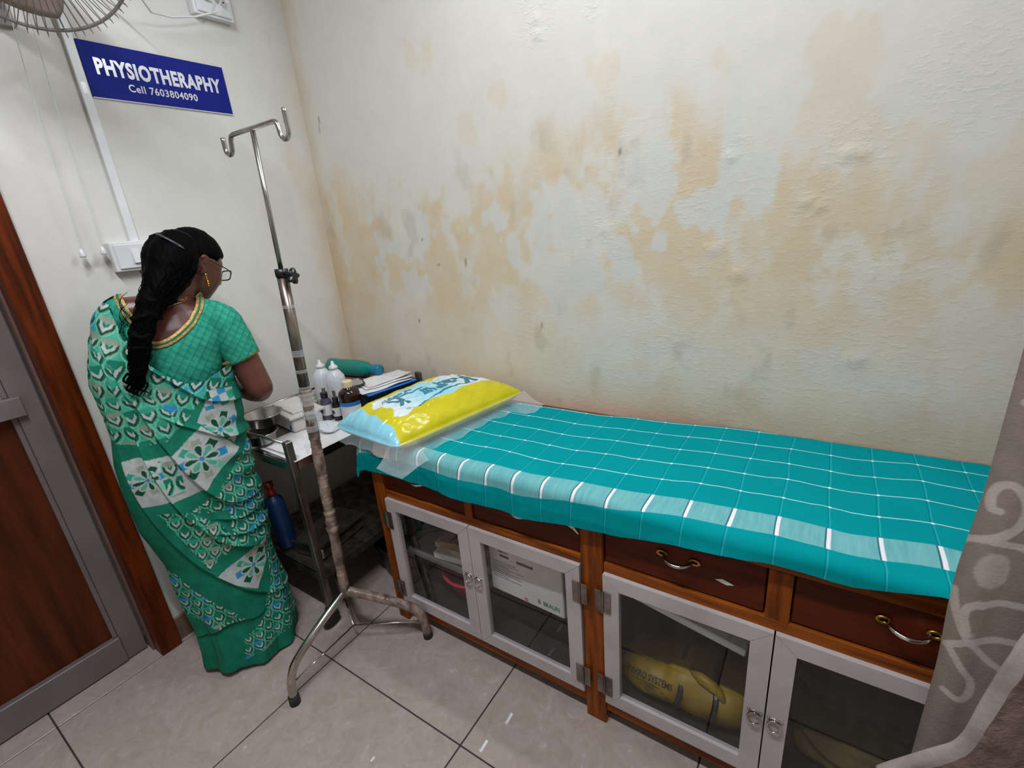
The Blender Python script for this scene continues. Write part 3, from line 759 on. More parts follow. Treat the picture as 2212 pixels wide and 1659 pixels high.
def lump(name, mt, label, cat, loc, size, seed):
    U2, V2 = np.meshgrid(np.linspace(0, np.pi, 28), np.linspace(0, 2 * np.pi, 40, endpoint=False), indexing='ij')
    r = 1 + (fbm(V2.ravel() * 1.3 + 3, U2.ravel() * 2, seed, 3).reshape(U2.shape) - 0.5) * 0.5
    sx = np.sin(U2) ** 0.55; X = np.sign(np.cos(V2)) * np.abs(np.cos(V2)) ** 0.7 * sx * r; Y = np.sign(np.sin(V2)) * np.abs(np.sin(V2)) ** 0.7 * sx * r; Z = np.cos(U2) * r
    P = np.stack([X * size[0], Y * size[1], np.maximum(Z * size[2], -size[2]) + size[2]], -1)
    P = P.transpose(1, 0, 2).reshape(-1, 3)
    o = mesh_obj(name, P, grid_faces(40, 28, True), M[mt], None, True); o.location = loc
    return tag(o, label, cat)
lump('cloth_bundle', 'olive', 'olive yellow folded cloth at the bottom of the fourth cabinet', 'cloth', (0.19, 1.10, 0.101), (0.15, 0.11, 0.045), 101)
lump('cloth_bundle', 'bundle', 'dark cloth bundle piled on olive cloth in the fourth cabinet', 'cloth', (0.19, 1.15, 0.203), (0.15, 0.10, 0.09), 111)

# ---------------------------------------------------------------- mattress and sheet
MT = mat('white_mattress_ticking', (206, 200, 200), 0.8)
mo = tag(MB().box(-1.279, 0.445, 0.935, 1.375, 0.753, 0.766, bev=0.006).build('mattress', MT), 'thin white mattress pad mostly hidden under the teal sheet', 'mattress')
def sheet_material():
    mt, nt, b = newmat('teal_checked_cotton'); N = nt.nodes; Lk = nt.links
    b.inputs['Roughness'].default_value = 0.85; b.inputs['Specular IOR Level'].default_value = 0.04
    uv = N.new('ShaderNodeUVMap'); uv.uv_map = 'cloth'
    sp = N.new('ShaderNodeSeparateXYZ'); Lk.new(uv.outputs[0], sp.inputs[0])
    def mth(op, a, b_=None, c=None):
        n = N.new('ShaderNodeMath'); n.operation = op
        for i, x in enumerate((a, b_, c)):
            if x is None: continue
            if isinstance(x, (int, float)): n.inputs[i].default_value = x
            else: Lk.new(x, n.inputs[i])
        return n.outputs[0]
    U = sp.outputs[0]; V = sp.outputs[1]
    def lines(c, per, off, hw, soft=0.0006):
        t = mth('WRAP', mth('SUBTRACT', c, off), per / 2, -per / 2)
        n = N.new('ShaderNodeMapRange'); n.inputs['From Min'].default_value = hw + soft; n.inputs['From Max'].default_value = hw - soft
        Lk.new(mth('ABSOLUTE', t), n.inputs[0]); return n.outputs[0]
    def between(c, a, b_, soft=0.0008):
        n1 = N.new('ShaderNodeMapRange'); n1.inputs['From Min'].default_value = a - soft; n1.inputs['From Max'].default_value = a + soft; Lk.new(c, n1.inputs[0])
        n2 = N.new('ShaderNodeMapRange'); n2.inputs['From Min'].default_value = b_ + soft; n2.inputs['From Max'].default_value = b_ - soft; Lk.new(c, n2.inputs[0])
        return mth('MULTIPLY', n1.outputs[0], n2.outputs[0])
    def mixc(fac, a, rgb):
        n = N.new('ShaderNodeMix'); n.data_type = 'RGBA'; Lk.new(fac, n.inputs[0])
        if isinstance(a, tuple): n.inputs[6].default_value = a
        else: Lk.new(a, n.inputs[6])
        if isinstance(rgb, tuple): n.inputs[7].default_value = rgb
        else: Lk.new(rgb, n.inputs[7])
        return n.outputs[2]
    nz = N.new('ShaderNodeTexNoise'); nz.inputs['Scale'].default_value = 7; nz.inputs['Detail'].default_value = 6; Lk.new(uv.outputs[0], nz.inputs['Vector'])
    weave = N.new('ShaderNodeTexNoise'); weave.inputs['Scale'].default_value = 120; weave.inputs['Detail'].default_value = 4
    mp = N.new('ShaderNodeMapping'); mp.inputs['Scale'].default_value = (1, 0.12, 1); Lk.new(uv.outputs[0], mp.inputs[0]); Lk.new(mp.outputs[0], weave.inputs['Vector'])
    c = mixc(nz.outputs['Fac'], lin((0, 132, 138)), lin((4, 146, 150)))
    band = between(V, 0.066, 0.138)
    lightb = mixc(weave.outputs['Fac'], lin((74, 150, 156)), lin((128, 186, 186)))
    c = mixc(band, c, lightb)
    upper = N.new('ShaderNodeMath'); upper.operation = 'GREATER_THAN'; Lk.new(V, upper.inputs[0]); upper.inputs[1].default_value = 0.18
    per = 0.0885
    ul = lines(U, per, 0.055, 0.0012); c = mixc(mth('MULTIPLY', ul, 0.45), c, lin((60, 180, 190)))
    ud = lines(U, per, 0.052, 0.0008); c = mixc(mth('MULTIPLY', ud, 0.5), c, lin((0, 96, 104)))
    dk = mth('MULTIPLY', band, lines(U, per, 0.0505, 0.0022)); c = mixc(mth('MULTIPLY', dk, 0.75), c, lin((20, 60, 84)))
    wb = mth('MULTIPLY', band, lines(U, per, 0.055, 0.0036)); c = mixc(wb, c, lin((226, 224, 228)))
    vl = mth('MULTIPLY', upper.outputs[0], lines(V, per, 0.218, 0.0014)); c = mixc(mth('MULTIPLY', vl, 0.85), c, lin((190, 226, 228)))
    dot = mth('MULTIPLY', mth('MULTIPLY', upper.outputs[0], lines(V, per, 0.218, 0.0026)), lines(U, per, 0.055, 0.003)); c = mixc(dot, c, lin((226, 236, 238)))
    blk = mth('MULTIPLY', band, between(U, -1.205, -1.125)); c = mixc(blk, c, lin((214, 206, 212)))
    be = mth('MULTIPLY', band, mth('ADD', between(U, -1.2085, -1.205), between(U, -1.125, -1.1215))); c = mixc(be, c, lin((20, 50, 84)))
    Lk.new(c, b.inputs['Base Color'])
    bp = N.new('ShaderNodeBump'); bp.inputs['Strength'].default_value = 0.35; bp.inputs['Distance'].default_value = 0.004
    n3 = N.new('ShaderNodeTexNoise'); n3.inputs['Scale'].default_value = 22; n3.inputs['Detail'].default_value = 5; Lk.new(uv.outputs[0], n3.inputs['Vector'])
    Lk.new(n3.outputs['Fac'], bp.inputs['Height']); Lk.new(bp.outputs[0], b.inputs['Normal'])
    return mt
def build_sheet():
    nu, nv = 380, 150
    u = np.linspace(-1.375, 0.50, nu); v = np.linspace(0, 0.578, nv)
    Ug, Vg = np.meshgrid(u, v, indexing='ij')
    zt = 0.7705; yf = 0.905; xl = -1.287
    hem = np.interp(u, [-1.375, -1.26, -0.94, -0.65, -0.45, -0.24, -0.04, 0.10, 0.22, 0.5], [0.655, 0.648, 0.644, 0.655, 0.668, 0.694, 0.722, 0.722, 0.742, 0.745])
    D = (zt - hem)[:, None] + 0.0035 * np.sin(Ug * 23) * np.sin(Ug * 3.1) + 0.004 * np.sin(Ug * 9 + 1)
    n1 = (fbm(Ug.ravel() * 6, Vg.ravel() * 9, 121, 4) - 0.5).reshape(Ug.shape); n2 = (fbm(Ug.ravel() * 22, Vg.ravel() * 7, 131, 3) - 0.5).reshape(Ug.shape)
    dy = np.maximum(D - Vg, 0)                       # how far over the front edge
    dx = np.maximum(xl + 0.03 - Ug, 0)               # how far over the left end
    r = 0.024
    def over(d):                                     # arc over a rounded edge, then straight down
        a = np.minimum(d / r, math.pi / 2)
        return r * np.sin(a), r * (1 - np.cos(a)) + np.maximum(d - r * math.pi / 2, 0)
    oy, zy = over(dy); ox, zx = over(dx)
    Y = np.where(dy > 0, yf + 0.024 - oy, yf + 0.024 + (Vg - D))
    X = np.where(dx > 0, xl + 0.03 - ox, Ug)
    Z = zt - zy - zx * (1 - 0.55 * np.minimum(zy / 0.08, 1))
    hang = np.clip(zy / 0.06, 0, 1)
    Y = np.minimum(Y, WY - 0.004) - hang * (0.004 + 0.016 * np.maximum(n1 + 0.25, 0) + 0.006 * (0.5 + 0.5 * np.sin(Ug * 7 + n1 * 4)) + 0.010 * np.maximum(n2, 0))
    X = X - np.clip(zx / 0.05, 0, 1) * (0.012 + 0.02 * (n2 + 0.3))
    Z = Z + (1 - hang) * (np.abs(n1) * 0.008 + np.maximum(n2, 0) * 0.004)
    # diagonal pull towards the head end of the front corner
    Z = Z - 0.0
    f = grid_faces(nu, nv)
    o = mesh_obj('bed_sheet', np.stack([X, Y, Z], -1).reshape(-1, 3), f, sheet_material(), None, True)
    uvl = o.data.uv_layers.new(name='cloth')
    wob = 0.0022 * np.sin(Ug * 37 + Vg * 20) + (n1 * 0.012)
    wob2 = (n1 * 0.010 + n2 * 0.005) * (Vg > 0.17)
    uvs = np.stack([Ug + wob * 0.6, Vg + wob2 + 0.004 * n2], -1).reshape(-1, 2)
    li = np.empty(len(o.data.loops), np.int32); o.data.loops.foreach_get('vertex_index', li)
    uvl.data.foreach_set('uv', uvs[li].astype(np.float32).ravel())
    return tag(o, 'teal checked cotton bed sheet with white lines spread over the couch', 'bed sheet')
build_sheet()

# ---------------------------------------------------------------- pillow in its printed bag
pl_ = thing('packed_pillow', 'new pillow in a yellow printed plastic bag at the head of the couch', 'pillow', (-1.13, 1.14, 0.772))
PC = {(-1, -1): (-0.225, -0.262), (1, -1): (0.105, -0.292), (1, 1): (0.215, 0.262), (-1, 1): (-0.175, 0.252)}
def pxy(p, q):
    w00 = (1 - p) * (1 - q) / 4; w10 = (1 + p) * (1 - q) / 4; w11 = (1 + p) * (1 + q) / 4; w01 = (1 - p) * (1 + q) / 4
    X = w00 * PC[(-1, -1)][0] + w10 * PC[(1, -1)][0] + w11 * PC[(1, 1)][0] + w01 * PC[(-1, 1)][0]
    Y = w00 * PC[(-1, -1)][1] + w10 * PC[(1, -1)][1] + w11 * PC[(1, 1)][1] + w01 * PC[(-1, 1)][1]
    return X, Y
def pheight(p, q):
    e = np.clip(1 - np.abs(p) ** 2.6, 0, 1) ** 0.5 * np.clip(1 - np.abs(q) ** 4.5, 0, 1) ** 0.5
    n = (fbm(p * 2.2 + 9, q * 2.6 + 4, 141, 4) - 0.5)
    cr = np.abs(fbm(p * 5 + 1, q * 3 + 2, 151, 3) - 0.5)
    cr2 = np.abs(fbm(p * 3 + q * 4 + 11, p * 6 - q * 2, 157, 2) - 0.5)
    return 0.040 + e * (0.074 + 0.020 * n) - (cr * 0.020 + np.maximum(0.10 - cr2, 0) * 0.03) * np.clip(e * 1.5, 0, 1)
def pillow_mesh():
    n = 120
    t = np.linspace(-1, 1, n); Pg, Qg = np.meshgrid(t, t, indexing='ij')
    P2 = np.sign(Pg) * np.abs(Pg) ** 0.9; Q2 = np.sign(Qg) * np.abs(Qg) ** 0.9
    # rounded-corner footprint
    sh = 1 - 0.03 * (np.abs(P2) ** 6) * (np.abs(Q2) ** 6)
    X, Y = pxy(P2 * sh, Q2 * sh)
    top = pheight(P2, Q2)
    bot = np.maximum(0.001, 0.040 - np.clip(1 - np.abs(P2) ** 6, 0, 1) ** 0.6 * np.clip(1 - np.abs(Q2) ** 6, 0, 1) ** 0.6 * 0.042)
    Vt = np.stack([X, Y, top], -1).reshape(-1, 3); Vb = np.stack([X, Y, bot], -1).reshape(-1, 3)
    f1 = grid_faces(n, n); f2 = f1[:, ::-1] + n * n
    rim = [i * n for i in range(n)] + [(n - 1) * n + j for j in range(1, n)] + [i * n + n - 1 for i in range(n - 2, -1, -1)] + [j for j in range(n - 2, 0, -1)]
    fr = np.array([(rim[k], rim[k] + n * n, rim[(k + 1) % len(rim)] + n * n, rim[(k + 1) % len(rim)]) for k in range(len(rim))])
    P_all = np.concatenate([Pg.ravel(), Pg.ravel()]); Q_all = np.concatenate([Qg.ravel(), Qg.ravel()]); tp = np.concatenate([np.ones(n * n), np.zeros(n * n)])
    nq = (fbm(P_all * 3, Q_all * 0 + 2, 161, 3) - 0.5) * 0.12
    yel = L3((208, 198, 20)); yel2 = L3((190, 178, 12)); blue = L3((136, 200, 216)); white = L3((214, 222, 226)); cyan = L3((140, 208, 224))
    k = fbm(P_all * 4, Q_all * 4, 171, 3)[:, None]
    c = yel * (1 - k) + yel2 * k
    c = np.where((Q_all + nq + 0.10 * P_all < -0.80)[:, None], blue * (0.9 + 0.2 * k), c)
    # printed panel with a wavy outline
    wv = 0.06 * np.sin(Q_all * 9 + 1) + 0.05 * np.sin(P_all * 11)
    inp = (np.abs(P_all - 0.02 + 0.05 * Q_all) < 0.46 + wv) & (Q_all > -0.70 + wv) & (Q_all < 0.80 + wv * 0.5) & (tp > 0.5)
    mid = np.clip(1 - np.abs(Q_all - 0.0) * 1.7, 0, 1)[:, None]
    c = np.where(inp[:, None], white * (1 - mid) + cyan * mid, c)
    o = mesh_obj('pillow_bag', np.vstack([Vt, Vb]), np.vstack([f1, f2, fr]), vcmat('printed_pillow_bag', 0.22, 0.25, 35, 0.5, 0.03, 12), pl_, True, None, c)
    return o
pillow_mesh()
def on_pillow(vs, q0, p0, sq, sp, off=0.0016):
    """text frame (x along -q, y along +p) onto the pillow top"""
    q = np.array([q0 - v.x * sq for v in vs]); p = np.array([p0 + v.y * sp + 0.05 * 0 for v in vs])
    X, Y = pxy(p, q); return [Vector((a, b2, c_ + off)) for a, b2, c_ in zip(X, Y, pheight(np.sign(p) * np.abs(p) ** 0.9, np.sign(q) * np.abs(q) ** 0.9))]
def conf(vs, q0, p0, sq, sp):
    q = np.array([q0 - v.x * sq for v in vs]); p = np.array([p0 + v.y * sp for v in vs]); X, Y = pxy(p, q)
    return [Vector((a, b2, c_ + 0.0018)) for a, b2, c_ in zip(X, Y, pheight(p, q))]
M['teal_ink'] = mat('teal_print', (44, 130, 146), 0.3)
for txt, w_, h_, q0, p0 in (('Kar', 0.60, 0.50, 0.40, 0.09), ('ur', 0.20, 0.28, -0.02, 0.05), ('K', 0.20, 0.36, -0.46, 0.05), ('ng pillow', 0.48, 0.11, -0.33, -0.27)):
    v_, f_ = fit_text(txt, w_, h_, 0.03); v_, f_ = subdiv(v_, f_, 3)
    mesh_obj('lettering', conf(v_, q0, p0, 1, 1), f_, M['teal_ink'], pl_)
sw = []
for t in np.linspace(0, 1, 30):
    sw.append((0.60 - 1.15 * t, 0.38 - 0.06 * math.sin(t * 5.5)))
def ribbon_on_pillow(pts, hw):
    q = np.array([p[0] for p in pts]); p = np.array([p[1] for p in pts]); vs = []; fs = []
    wv = np.array([hw * math.sin(math.pi * min(1, max(0, (i + 0.4) / len(pts)))) for i in range(len(pts))])
    for s in (-1, 1):
        X, Y = pxy(p + s * wv, q); vs += [Vector((a, b2, c_ + 0.0018)) for a, b2, c_ in zip(X, Y, pheight(p + s * wv, q))]
    n = len(pts)
    for i in range(n - 1): fs.append((i, i + 1, n + i + 1, n + i))
    return vs, fs
for pts, hw in ((sw, 0.018), ([(0.12 - 0.75 * t, -0.16 + 0.02 * math.sin(t * 7)) for t in np.linspace(0, 1, 24)], 0.02)):
    v_, f_ = ribbon_on_pillow(pts, hw); mesh_obj('print_swoosh', v_, f_, M['teal_ink'], pl_)
# loose clear film skirt around the pillow
def film_skirt():
    edge = []
    for t in np.linspace(-1, 1, 40): edge.append((t, -1, 'n'))
    for t in np.linspace(-1, 1, 60)[1:]: edge.append((1, t, 'e'))
    P = []; m_ = len(edge); rows = 7
    for i, (p, q, s) in enumerate(edge):
        x, y = pxy(np.array([p * 1.0]), np.array([q * 1.0])); x = x[0]; y = y[0]
        d = Vector((0, -1)) if s == 'n' else Vector((1, -0.15))
        if s == 'n' and p > 0.6: d = Vector((0.6 * (p - 0.6) / 0.4 + 0.0, -1))
        if s == 'e' and q < -0.6: d = Vector((1, -1 * (-0.6 - q) / 0.4))
        ln = 0.016 + 0.006 * math.sin(i * 0.23) + (0.055 if abs(p - 1) < 0.25 and q < -0.75 else 0) + (0.06 if (p == 1 and q > 0.62) else 0) + (0.02 if s == 'e' else 0)
        for r in range(rows):
            t = r / (rows - 1)
            zz = 0.040 * (1 - t) ** 1.4 + 0.003 + 0.004 * math.sin(i * 0.6 + r) * t
            if x + d.x * ln * t < -0.145: zz = 0.042 - 0.035 * t + 0.003 * math.sin(i * 0.5 + r)   # hangs free past the couch end
            P.append((x + d.x * ln * t, y + d.y * ln * t, zz))
    return mesh_obj('clear_film', np.array(P), grid_faces(m_, rows), M['bag_film'], pl_, True)
film_skirt()
# ================================================================== drip stand
M['wrapped'] = mat('grubby_tape_wrap', (156, 134, 122), 0.35, 0, (84, 66, 56), 34, (1, 1, 0.7), bump=1.0, bscale=60, spec=0.6)
iv = thing('drip_stand', 'steel drip stand with two hooks and a plastic-wrapped pole on curved legs', 'drip stand', (-1.3155, 0.753, 0))
def iv_pt(x, y, z): return (x + 1.3155, y - 0.753, z)
A0 = Vector((0, 0, 0.235)); A1 = Vector((0.0055, 0.042, 1.345)); A2 = Vector((0.0165, 0.047, 1.70))
dirp = (A1 - A0)
def on_pole(z): return A0 + dirp * ((z - A0.z) / dirp.z)
MB().tube([on_pole(0.98), on_pole(1.33)], 0.016, 16).build('lower_tube', M['steel_worn'], iv, True)
wp = []; wr = []
for i in range(190):
    z_ = 0.24 + (0.985 - 0.24) * i / 189; wp.append(on_pole(z_)); wr.append(0.0162 + 0.0010 * math.sin(i * 0.21) + random.uniform(0, 0.0011) + (0.0014 if random.random() < 0.12 else 0) + (0.003 if i in (62, 63, 64, 65, 78, 79, 80) else 0))
MB().tube(wp, wr, 14).build('tape_wrapping', M['wrapped'], iv, True)
for z_, w_ in ((1.24, 0.01), (1.10, 0.02), (1.045, 0.012), (0.99, 0.012), (0.955, 0.04), (0.905, 0.03), (0.86, 0.02)):
    r_ = 0.0172 if z_ > 0.98 else 0.021
    pts = [on_pole(z_ + (k - 4) / 8 * w_) for k in range(9)]
    MB().tube(pts, [r_ + 0.001 * math.sin(k * 2 + z_ * 40) for k in range(9)], 14, False).build('clear_tape', M['film'], iv, True)
for z_, s_ in ((0.93, -1), (0.80, -1), (0.90, 1)):
    p = on_pole(z_); r_ = Vector((0.84, 0.54, 0)) * s_
    vs = [p + r_ * 0.015 + Vector((0, 0, 0.03)), p + r_ * 0.04 + Vector((0, 0, 0.0)), p + r_ * 0.034 + Vector((0, 0, -0.035)), p + r_ * 0.012 + Vector((0, -0.02, -0.03)), p + r_ * 0.0 + Vector((0.01, -0.022, 0.015))]
    MB().add(vs, [(0, 1, 4), (1, 2, 3, 4)]).build('tape_flap', M['film'], iv)
MB().tube([on_pole(1.325), on_pole(1.347)], 0.0185, 18).build('collar', M['black_plastic'], iv, True)
MB().tube([on_pole(1.30), A2], 0.0065, 12).build('upper_rod', M['steel'], iv, True)
kn = MB(); kc = on_pole(1.325); kd = Vector((0.86, 0.25, 0)).normalized()
kn.tube([kc + kd * 0.014, kc + kd * 0.03], 0.007, 10)
rotk = kd.to_track_quat('Z', 'Y').to_matrix().to_4x4(); kprof = []
vsk = []; fsk = []
for h_, sc_ in ((0.026, 0.8), (0.030, 1.0), (0.040, 1.0), (0.044, 0.75)):
    for k in range(30):
        t = 2 * math.pi * k / 30; r_ = (0.019 + 0.005 * math.cos(5 * t)) * sc_; vsk.append(kc + (rotk @ Vector((r_ * math.cos(t), r_ * math.sin(t), h_))).to_3d())
for i in range(3):
    for k in range(30): fsk.append((i * 30 + k, i * 30 + (k + 1) % 30, (i + 1) * 30 + (k + 1) % 30, (i + 1) * 30 + k))
fsk += [tuple(range(29, -1, -1)), tuple(90 + k for k in range(30))]
kn.add(vsk, fsk); kn.build('clamp_knob', M['black_plastic'], iv)
def hook_side(s):
    pts = [(0, 0), (0.095 * s, 0), (0.107 * s, -0.003), (0.113 * s, -0.012), (0.116 * s, -0.028)]
    for t in np.linspace(0, math.pi, 9)[1:]: pts.append(((0.116 + 0.0175 * (1 - math.cos(t))) * s, -0.028 - 0.0175 * math.sin(t)))
    pts.append((0.151 * s, -0.008 if s < 0 else 0.012)); pts.append((0.151 * s, 0.0 if s < 0 else 0.02)); return pts
hp = hook_side(-1)[::-1] + hook_side(1)[1:]
MB().tube([A2 + Vector((x_, 0, z_ + 0.004)) for x_, z_ in hp], 0.0062, 12).build('hook_bar', M['steel'], iv, True)
feet = [(iv_pt(-1.302, 0.488, 0), 'chrome', 0), (iv_pt(-1.093, 0.897, 0), 'wrapped', 1), (iv_pt(-1.552, 0.873, 0), 'steel_worn', 0)]
hub = Vector((0, 0, 0.245))
MB().tube([(0, 0, 0.215), (0, 0, 0.262)], 0.019, 14).build('hub', M['steel_worn'], iv, True)
for (fx, fy, _), mt_, wrap in feet:
    F0 = Vector((fx, fy, 0)); hd = Vector((fx, fy, 0)); ln = hd.length; hd.normalize()
    # bezier: leaves the hub sloping gently, bends down steeply near the foot
    pts = [Vector(p) for p in smooth_poly([tuple(hub - Vector((0, 0, 0.01))), tuple(hd * ln * 0.4 + Vector((0, 0, 0.196))), tuple(hd * ln * 0.78 + Vector((0, 0, 0.150))), tuple(hd * ln * 0.92 + Vector((0, 0, 0.118))), tuple(hd * ln * 0.985 + Vector((0, 0, 0.072))), tuple(hd * ln + Vector((0, 0, 0.02)))], 40)]
    rr = [0.0135 + (0.0022 + random.uniform(0, 0.0018) if wrap else 0) for i in range(len(pts))]
    lg = MB().tube(pts, rr, 14).build('leg', M[mt_], iv, True)
    MB().tube([hd * ln * 0.998 + Vector((0, 0, 0.034)), hd * ln + Vector((0, 0, 0.0))], [0.0165, 0.0175], 14).build('foot_cap', M['rubber'], lg, True)
    bz = 0.075
    MB().tube([Vector((0, 0, bz)), hd * ln * 0.985 + Vector((0, 0, bz))], 0.0028, 8).build('brace_rod', M['chrome'], iv, True)

# ================================================================== instrument trolley
TX0, TX1, TY0, TY1, TZ = -1.93, -1.452, 0.752, 1.425, 0.71
tr = thing('instrument_trolley', 'two-tier stainless steel instrument trolley in the corner on castors', 'trolley', (-1.69, 1.09, 0))
def tp(mb):
    mb.v = [tuple(Vector(v) - Vector((-1.69, 1.09, 0))) for v in mb.v]; return mb
PW = 0.025
for x_, y_ in ((TX1 - PW, TY0), (TX0, TY0), (TX1 - PW, TY1 - PW), (TX0, TY1 - PW)):
    tp(MB().box(x_, x_ + PW, y_, y_ + PW, 0.085, 0.785, bev=0.002)).build('post', M['steel_worn'], tr)
    cs_ = MB(); cx, cy = x_ + PW / 2, y_ + PW / 2
    cs_.box(cx - 0.014, cx + 0.014, cy - 0.018, cy + 0.018, 0.055, 0.085, bev=0.003); ca = tp(cs_).build('castor', M['steel_worn'], tr)
    tp(MB().lathe([(0.0, -0.013), (0.034, -0.012), (0.037, -0.006), (0.037, 0.006), (0.034, 0.012), (0.0, 0.013)], 24, Matrix.Translation((cx, cy - 0.01, 0.0375)) @ Matrix.Rotation(math.pi / 2, 4, 'Y'))).build('wheel', M['rubber'], ca, True)
def tray(name, z_, lip):
    b = MB().box(TX0 + PW, TX1 - PW, TY0 + 0.002, TY1 - 0.002, z_ - 0.0025, z_)
    b.box(TX0 + 0.004, TX1 - 0.004, TY0 + PW, TY1 - PW, z_ - 0.0022, z_ - 0.0003)
    for (a0, a1, b0, b1) in ((TX0 + PW, TX1 - PW, TY0, TY0 + 0.006), (TX0 + PW, TX1 - PW, TY1 - 0.006, TY1), (TX0, TX0 + 0.006, TY0 + PW, TY1 - PW), (TX1 - 0.006, TX1, TY0 + PW, TY1 - PW)):
        b.box(a0, a1, b0, b1, z_ - lip, z_)
    return tp(b).build(name, M['steel'] if z_ > 0.5 else M['steel_worn'], tr)
tray('top_tray', TZ, 0.032); tray('lower_shelf', 0.245, 0.03)
for (a, b2) in (((TX0 + PW, TY0 + 0.012, 0.775), (TX1 - PW, TY0 + 0.012, 0.775)), ((TX0 + 0.012, TY0 + PW, 0.775), (TX0 + 0.012, TY1 - PW, 0.775)), ((TX0 + PW, TY1 - 0.012, 0.775), (TX1 - PW, TY1 - 0.012, 0.775))):
    tp(MB().tube([a, b2], 0.005, 10)).build('guard_rail', M['steel'], tr, True)
pp = tag(MB().add([(-1.70, 0.775, 0), (-1.446, 0.765, 0), (-1.443, 1.38, 0), (-1.72, 1.38, 0), (-1.70, 0.775, 0.0012), (-1.446, 0.765, 0.0012), (-1.443, 1.38, 0.0012), (-1.72, 1.38, 0.0012)],
     [(0, 3, 2, 1), (4, 5, 6, 7), (0, 1, 5, 4), (1, 2, 6, 5), (2, 3, 7, 6), (3, 0, 4, 7)]).build('paper_liner', M['paper'], None, False, (0, 0, TZ + 0.0006)), 'white paper liner covering the trolley top', 'paper')
TT = TZ + 0.002
# steel bowls
BOWL = [(0.0, 0.004), (0.034, 0.004), (0.046, 0.010), (0.057, 0.045), (0.062, 0.047), (0.062, 0.050), (0.054, 0.048), (0.043, 0.013), (0.0, 0.008)]
b1 = tag(MB().lathe(BOWL, 36).build('steel_bowl', M['steel'], None, True, (-1.70, 0.80, TT + 0.003)), 'small round steel bowl standing lowest on the trolley beside the woman', 'bowl', 'steel bowls')
b2_ = tag(MB().lathe([(r * 1.16, z_ * 1.05) for r, z_ in BOWL], 36).build('steel_bowl', M['steel'], None, True, (-1.735, 0.842, TT + 0.052)), 'wide steel bowl stacked on top of another bowl on trolley', 'bowl', 'steel bowls')
# translucent food-style container
M['cloudy'] = mat('cloudy_white_plastic', (214, 208, 202), 0.35, 0, (204, 198, 192), 10)
bx = thing('plastic_container', 'cloudy white plastic container with clip-on lid behind the steel bowls', 'container', (-1.775, 0.988, TT), (0, 0, math.radians(-8)))
MB().box(-0.115, 0.115, -0.062, 0.062, 0, 0.058, bev=0.012).build('container_body', M['cloudy'], bx, True)
MB().box(-0.125, 0.125, -0.072, 0.072, 0.058, 0.070, bev=0.004).build('lid', M['cloudy'], bx)
MB().box(-0.095, 0.095, -0.045, 0.045, 0.070, 0.078, bev=0.004).build('lid_panel', M['cloudy'], bx)
MB().box(0.088, 0.10, -0.0645, -0.061, 0.012, 0.03, bev=0.001).build('clip', mat('blue_clip', (50, 64, 160), 0.4), bx)
# clear bag with a folded wrapper
cl = tag(lump('plastic_pouch', 'cloudy', '', '', (-1.885, 1.12, TT), (0.032, 0.04, 0.02), 181), 'crumpled white plastic pouch lying behind the white container', 'pouch')
# saline bottles
M['saline'] = filmmat('milky_bottle_plastic', (226, 230, 236), 0.75, 0.3)
def saline(loc, h, label, rz):
    t = thing('saline_bottle', label, 'bottle', loc, (0, 0, rz), 'saline bottles')
    MB().lathe([(0.0, 0.0), (0.036, 0.0), (0.040, 0.006), (0.040, h * 0.62), (0.037, h * 0.70), (0.022, h * 0.80), (0.016, h * 0.83), (0.016, h * 0.85)], 28).build('bottle_body', M['saline'], t, True)
    MB().lathe([(0.0185, h * 0.85), (0.019, h * 0.87), (0.017, h * 0.90), (0.008, h * 0.93), (0.0055, h * 0.99), (0.0035, h), (0.0, h)], 20).build('twist_cap', M['white_plastic'], t, True)
    vs = []; fs = []
    for k in range(13):
        a = -2.5 + 2.2 * k / 12; vs += [(0.0408 * math.cos(a), 0.0408 * math.sin(a), h * 0.22), (0.0408 * math.cos(a), 0.0408 * math.sin(a), h * 0.55)]
    for k in range(12): fs.append((2 * k, 2 * k + 2, 2 * k + 3, 2 * k + 1))
    lb_ = MB().add(vs, fs).build('label', M['paper'], t)
    pk = MB()
    for k in range(3):
        a = -1.2 + 0.12 * k; pk.box(0.0411 * math.cos(a) - 0.0015, 0.0411 * math.cos(a) + 0.0015, 0.0411 * math.sin(a) - 0.001, 0.0411 * math.sin(a) + 0.001, h * 0.34, h * 0.46)
    pk.build('label_print', M['black_ink'], lb_)['kind'] = 'stuff'
saline((-1.80, 1.165, TT), 0.215, 'milky saline bottle nearer the wall of the two on the trolley', 0.3)
saline((-1.71, 1.165, TT), 0.218, 'milky saline bottle beside the brown bottle on the trolley', 0.0)
# medicine bottles
M['amber'] = mat('dark_amber_glass', (34, 16, 12), 0.08, 0, (44, 22, 16), 6, spec=0.6)
M['black_glass'] = mat('near_black_glass', (20, 18, 26), 0.1, 0, (30, 28, 38), 8, spec=0.6)
def label_wrap(r, z0, z1, mt_, name, par, a0=-3.0, a1=0.4, n=20):
    vs = []; fs = []
    for k in range(n + 1):
        a = a0 + (a1 - a0) * k / n; vs += [(r * math.cos(a), r * math.sin(a), z0), (r * math.cos(a), r * math.sin(a), z1)]
    for k in range(n): fs.append((2 * k, 2 * k + 2, 2 * k + 3, 2 * k + 1))
    return MB().add(vs, fs).build(name, mt_, par, True)
t = thing('medicine_bottle', 'large brown medicine bottle with cream cap and blue-banded label', 'bottle', (-1.545, 1.098, TT), None, 'medicine bottles')
MB().lathe([(0, 0), (0.038, 0), (0.042, 0.005), (0.042, 0.115), (0.039, 0.128), (0.028, 0.138), (0.019, 0.141), (0.019, 0.150)], 32).build('bottle_body', M['amber'], t, True)
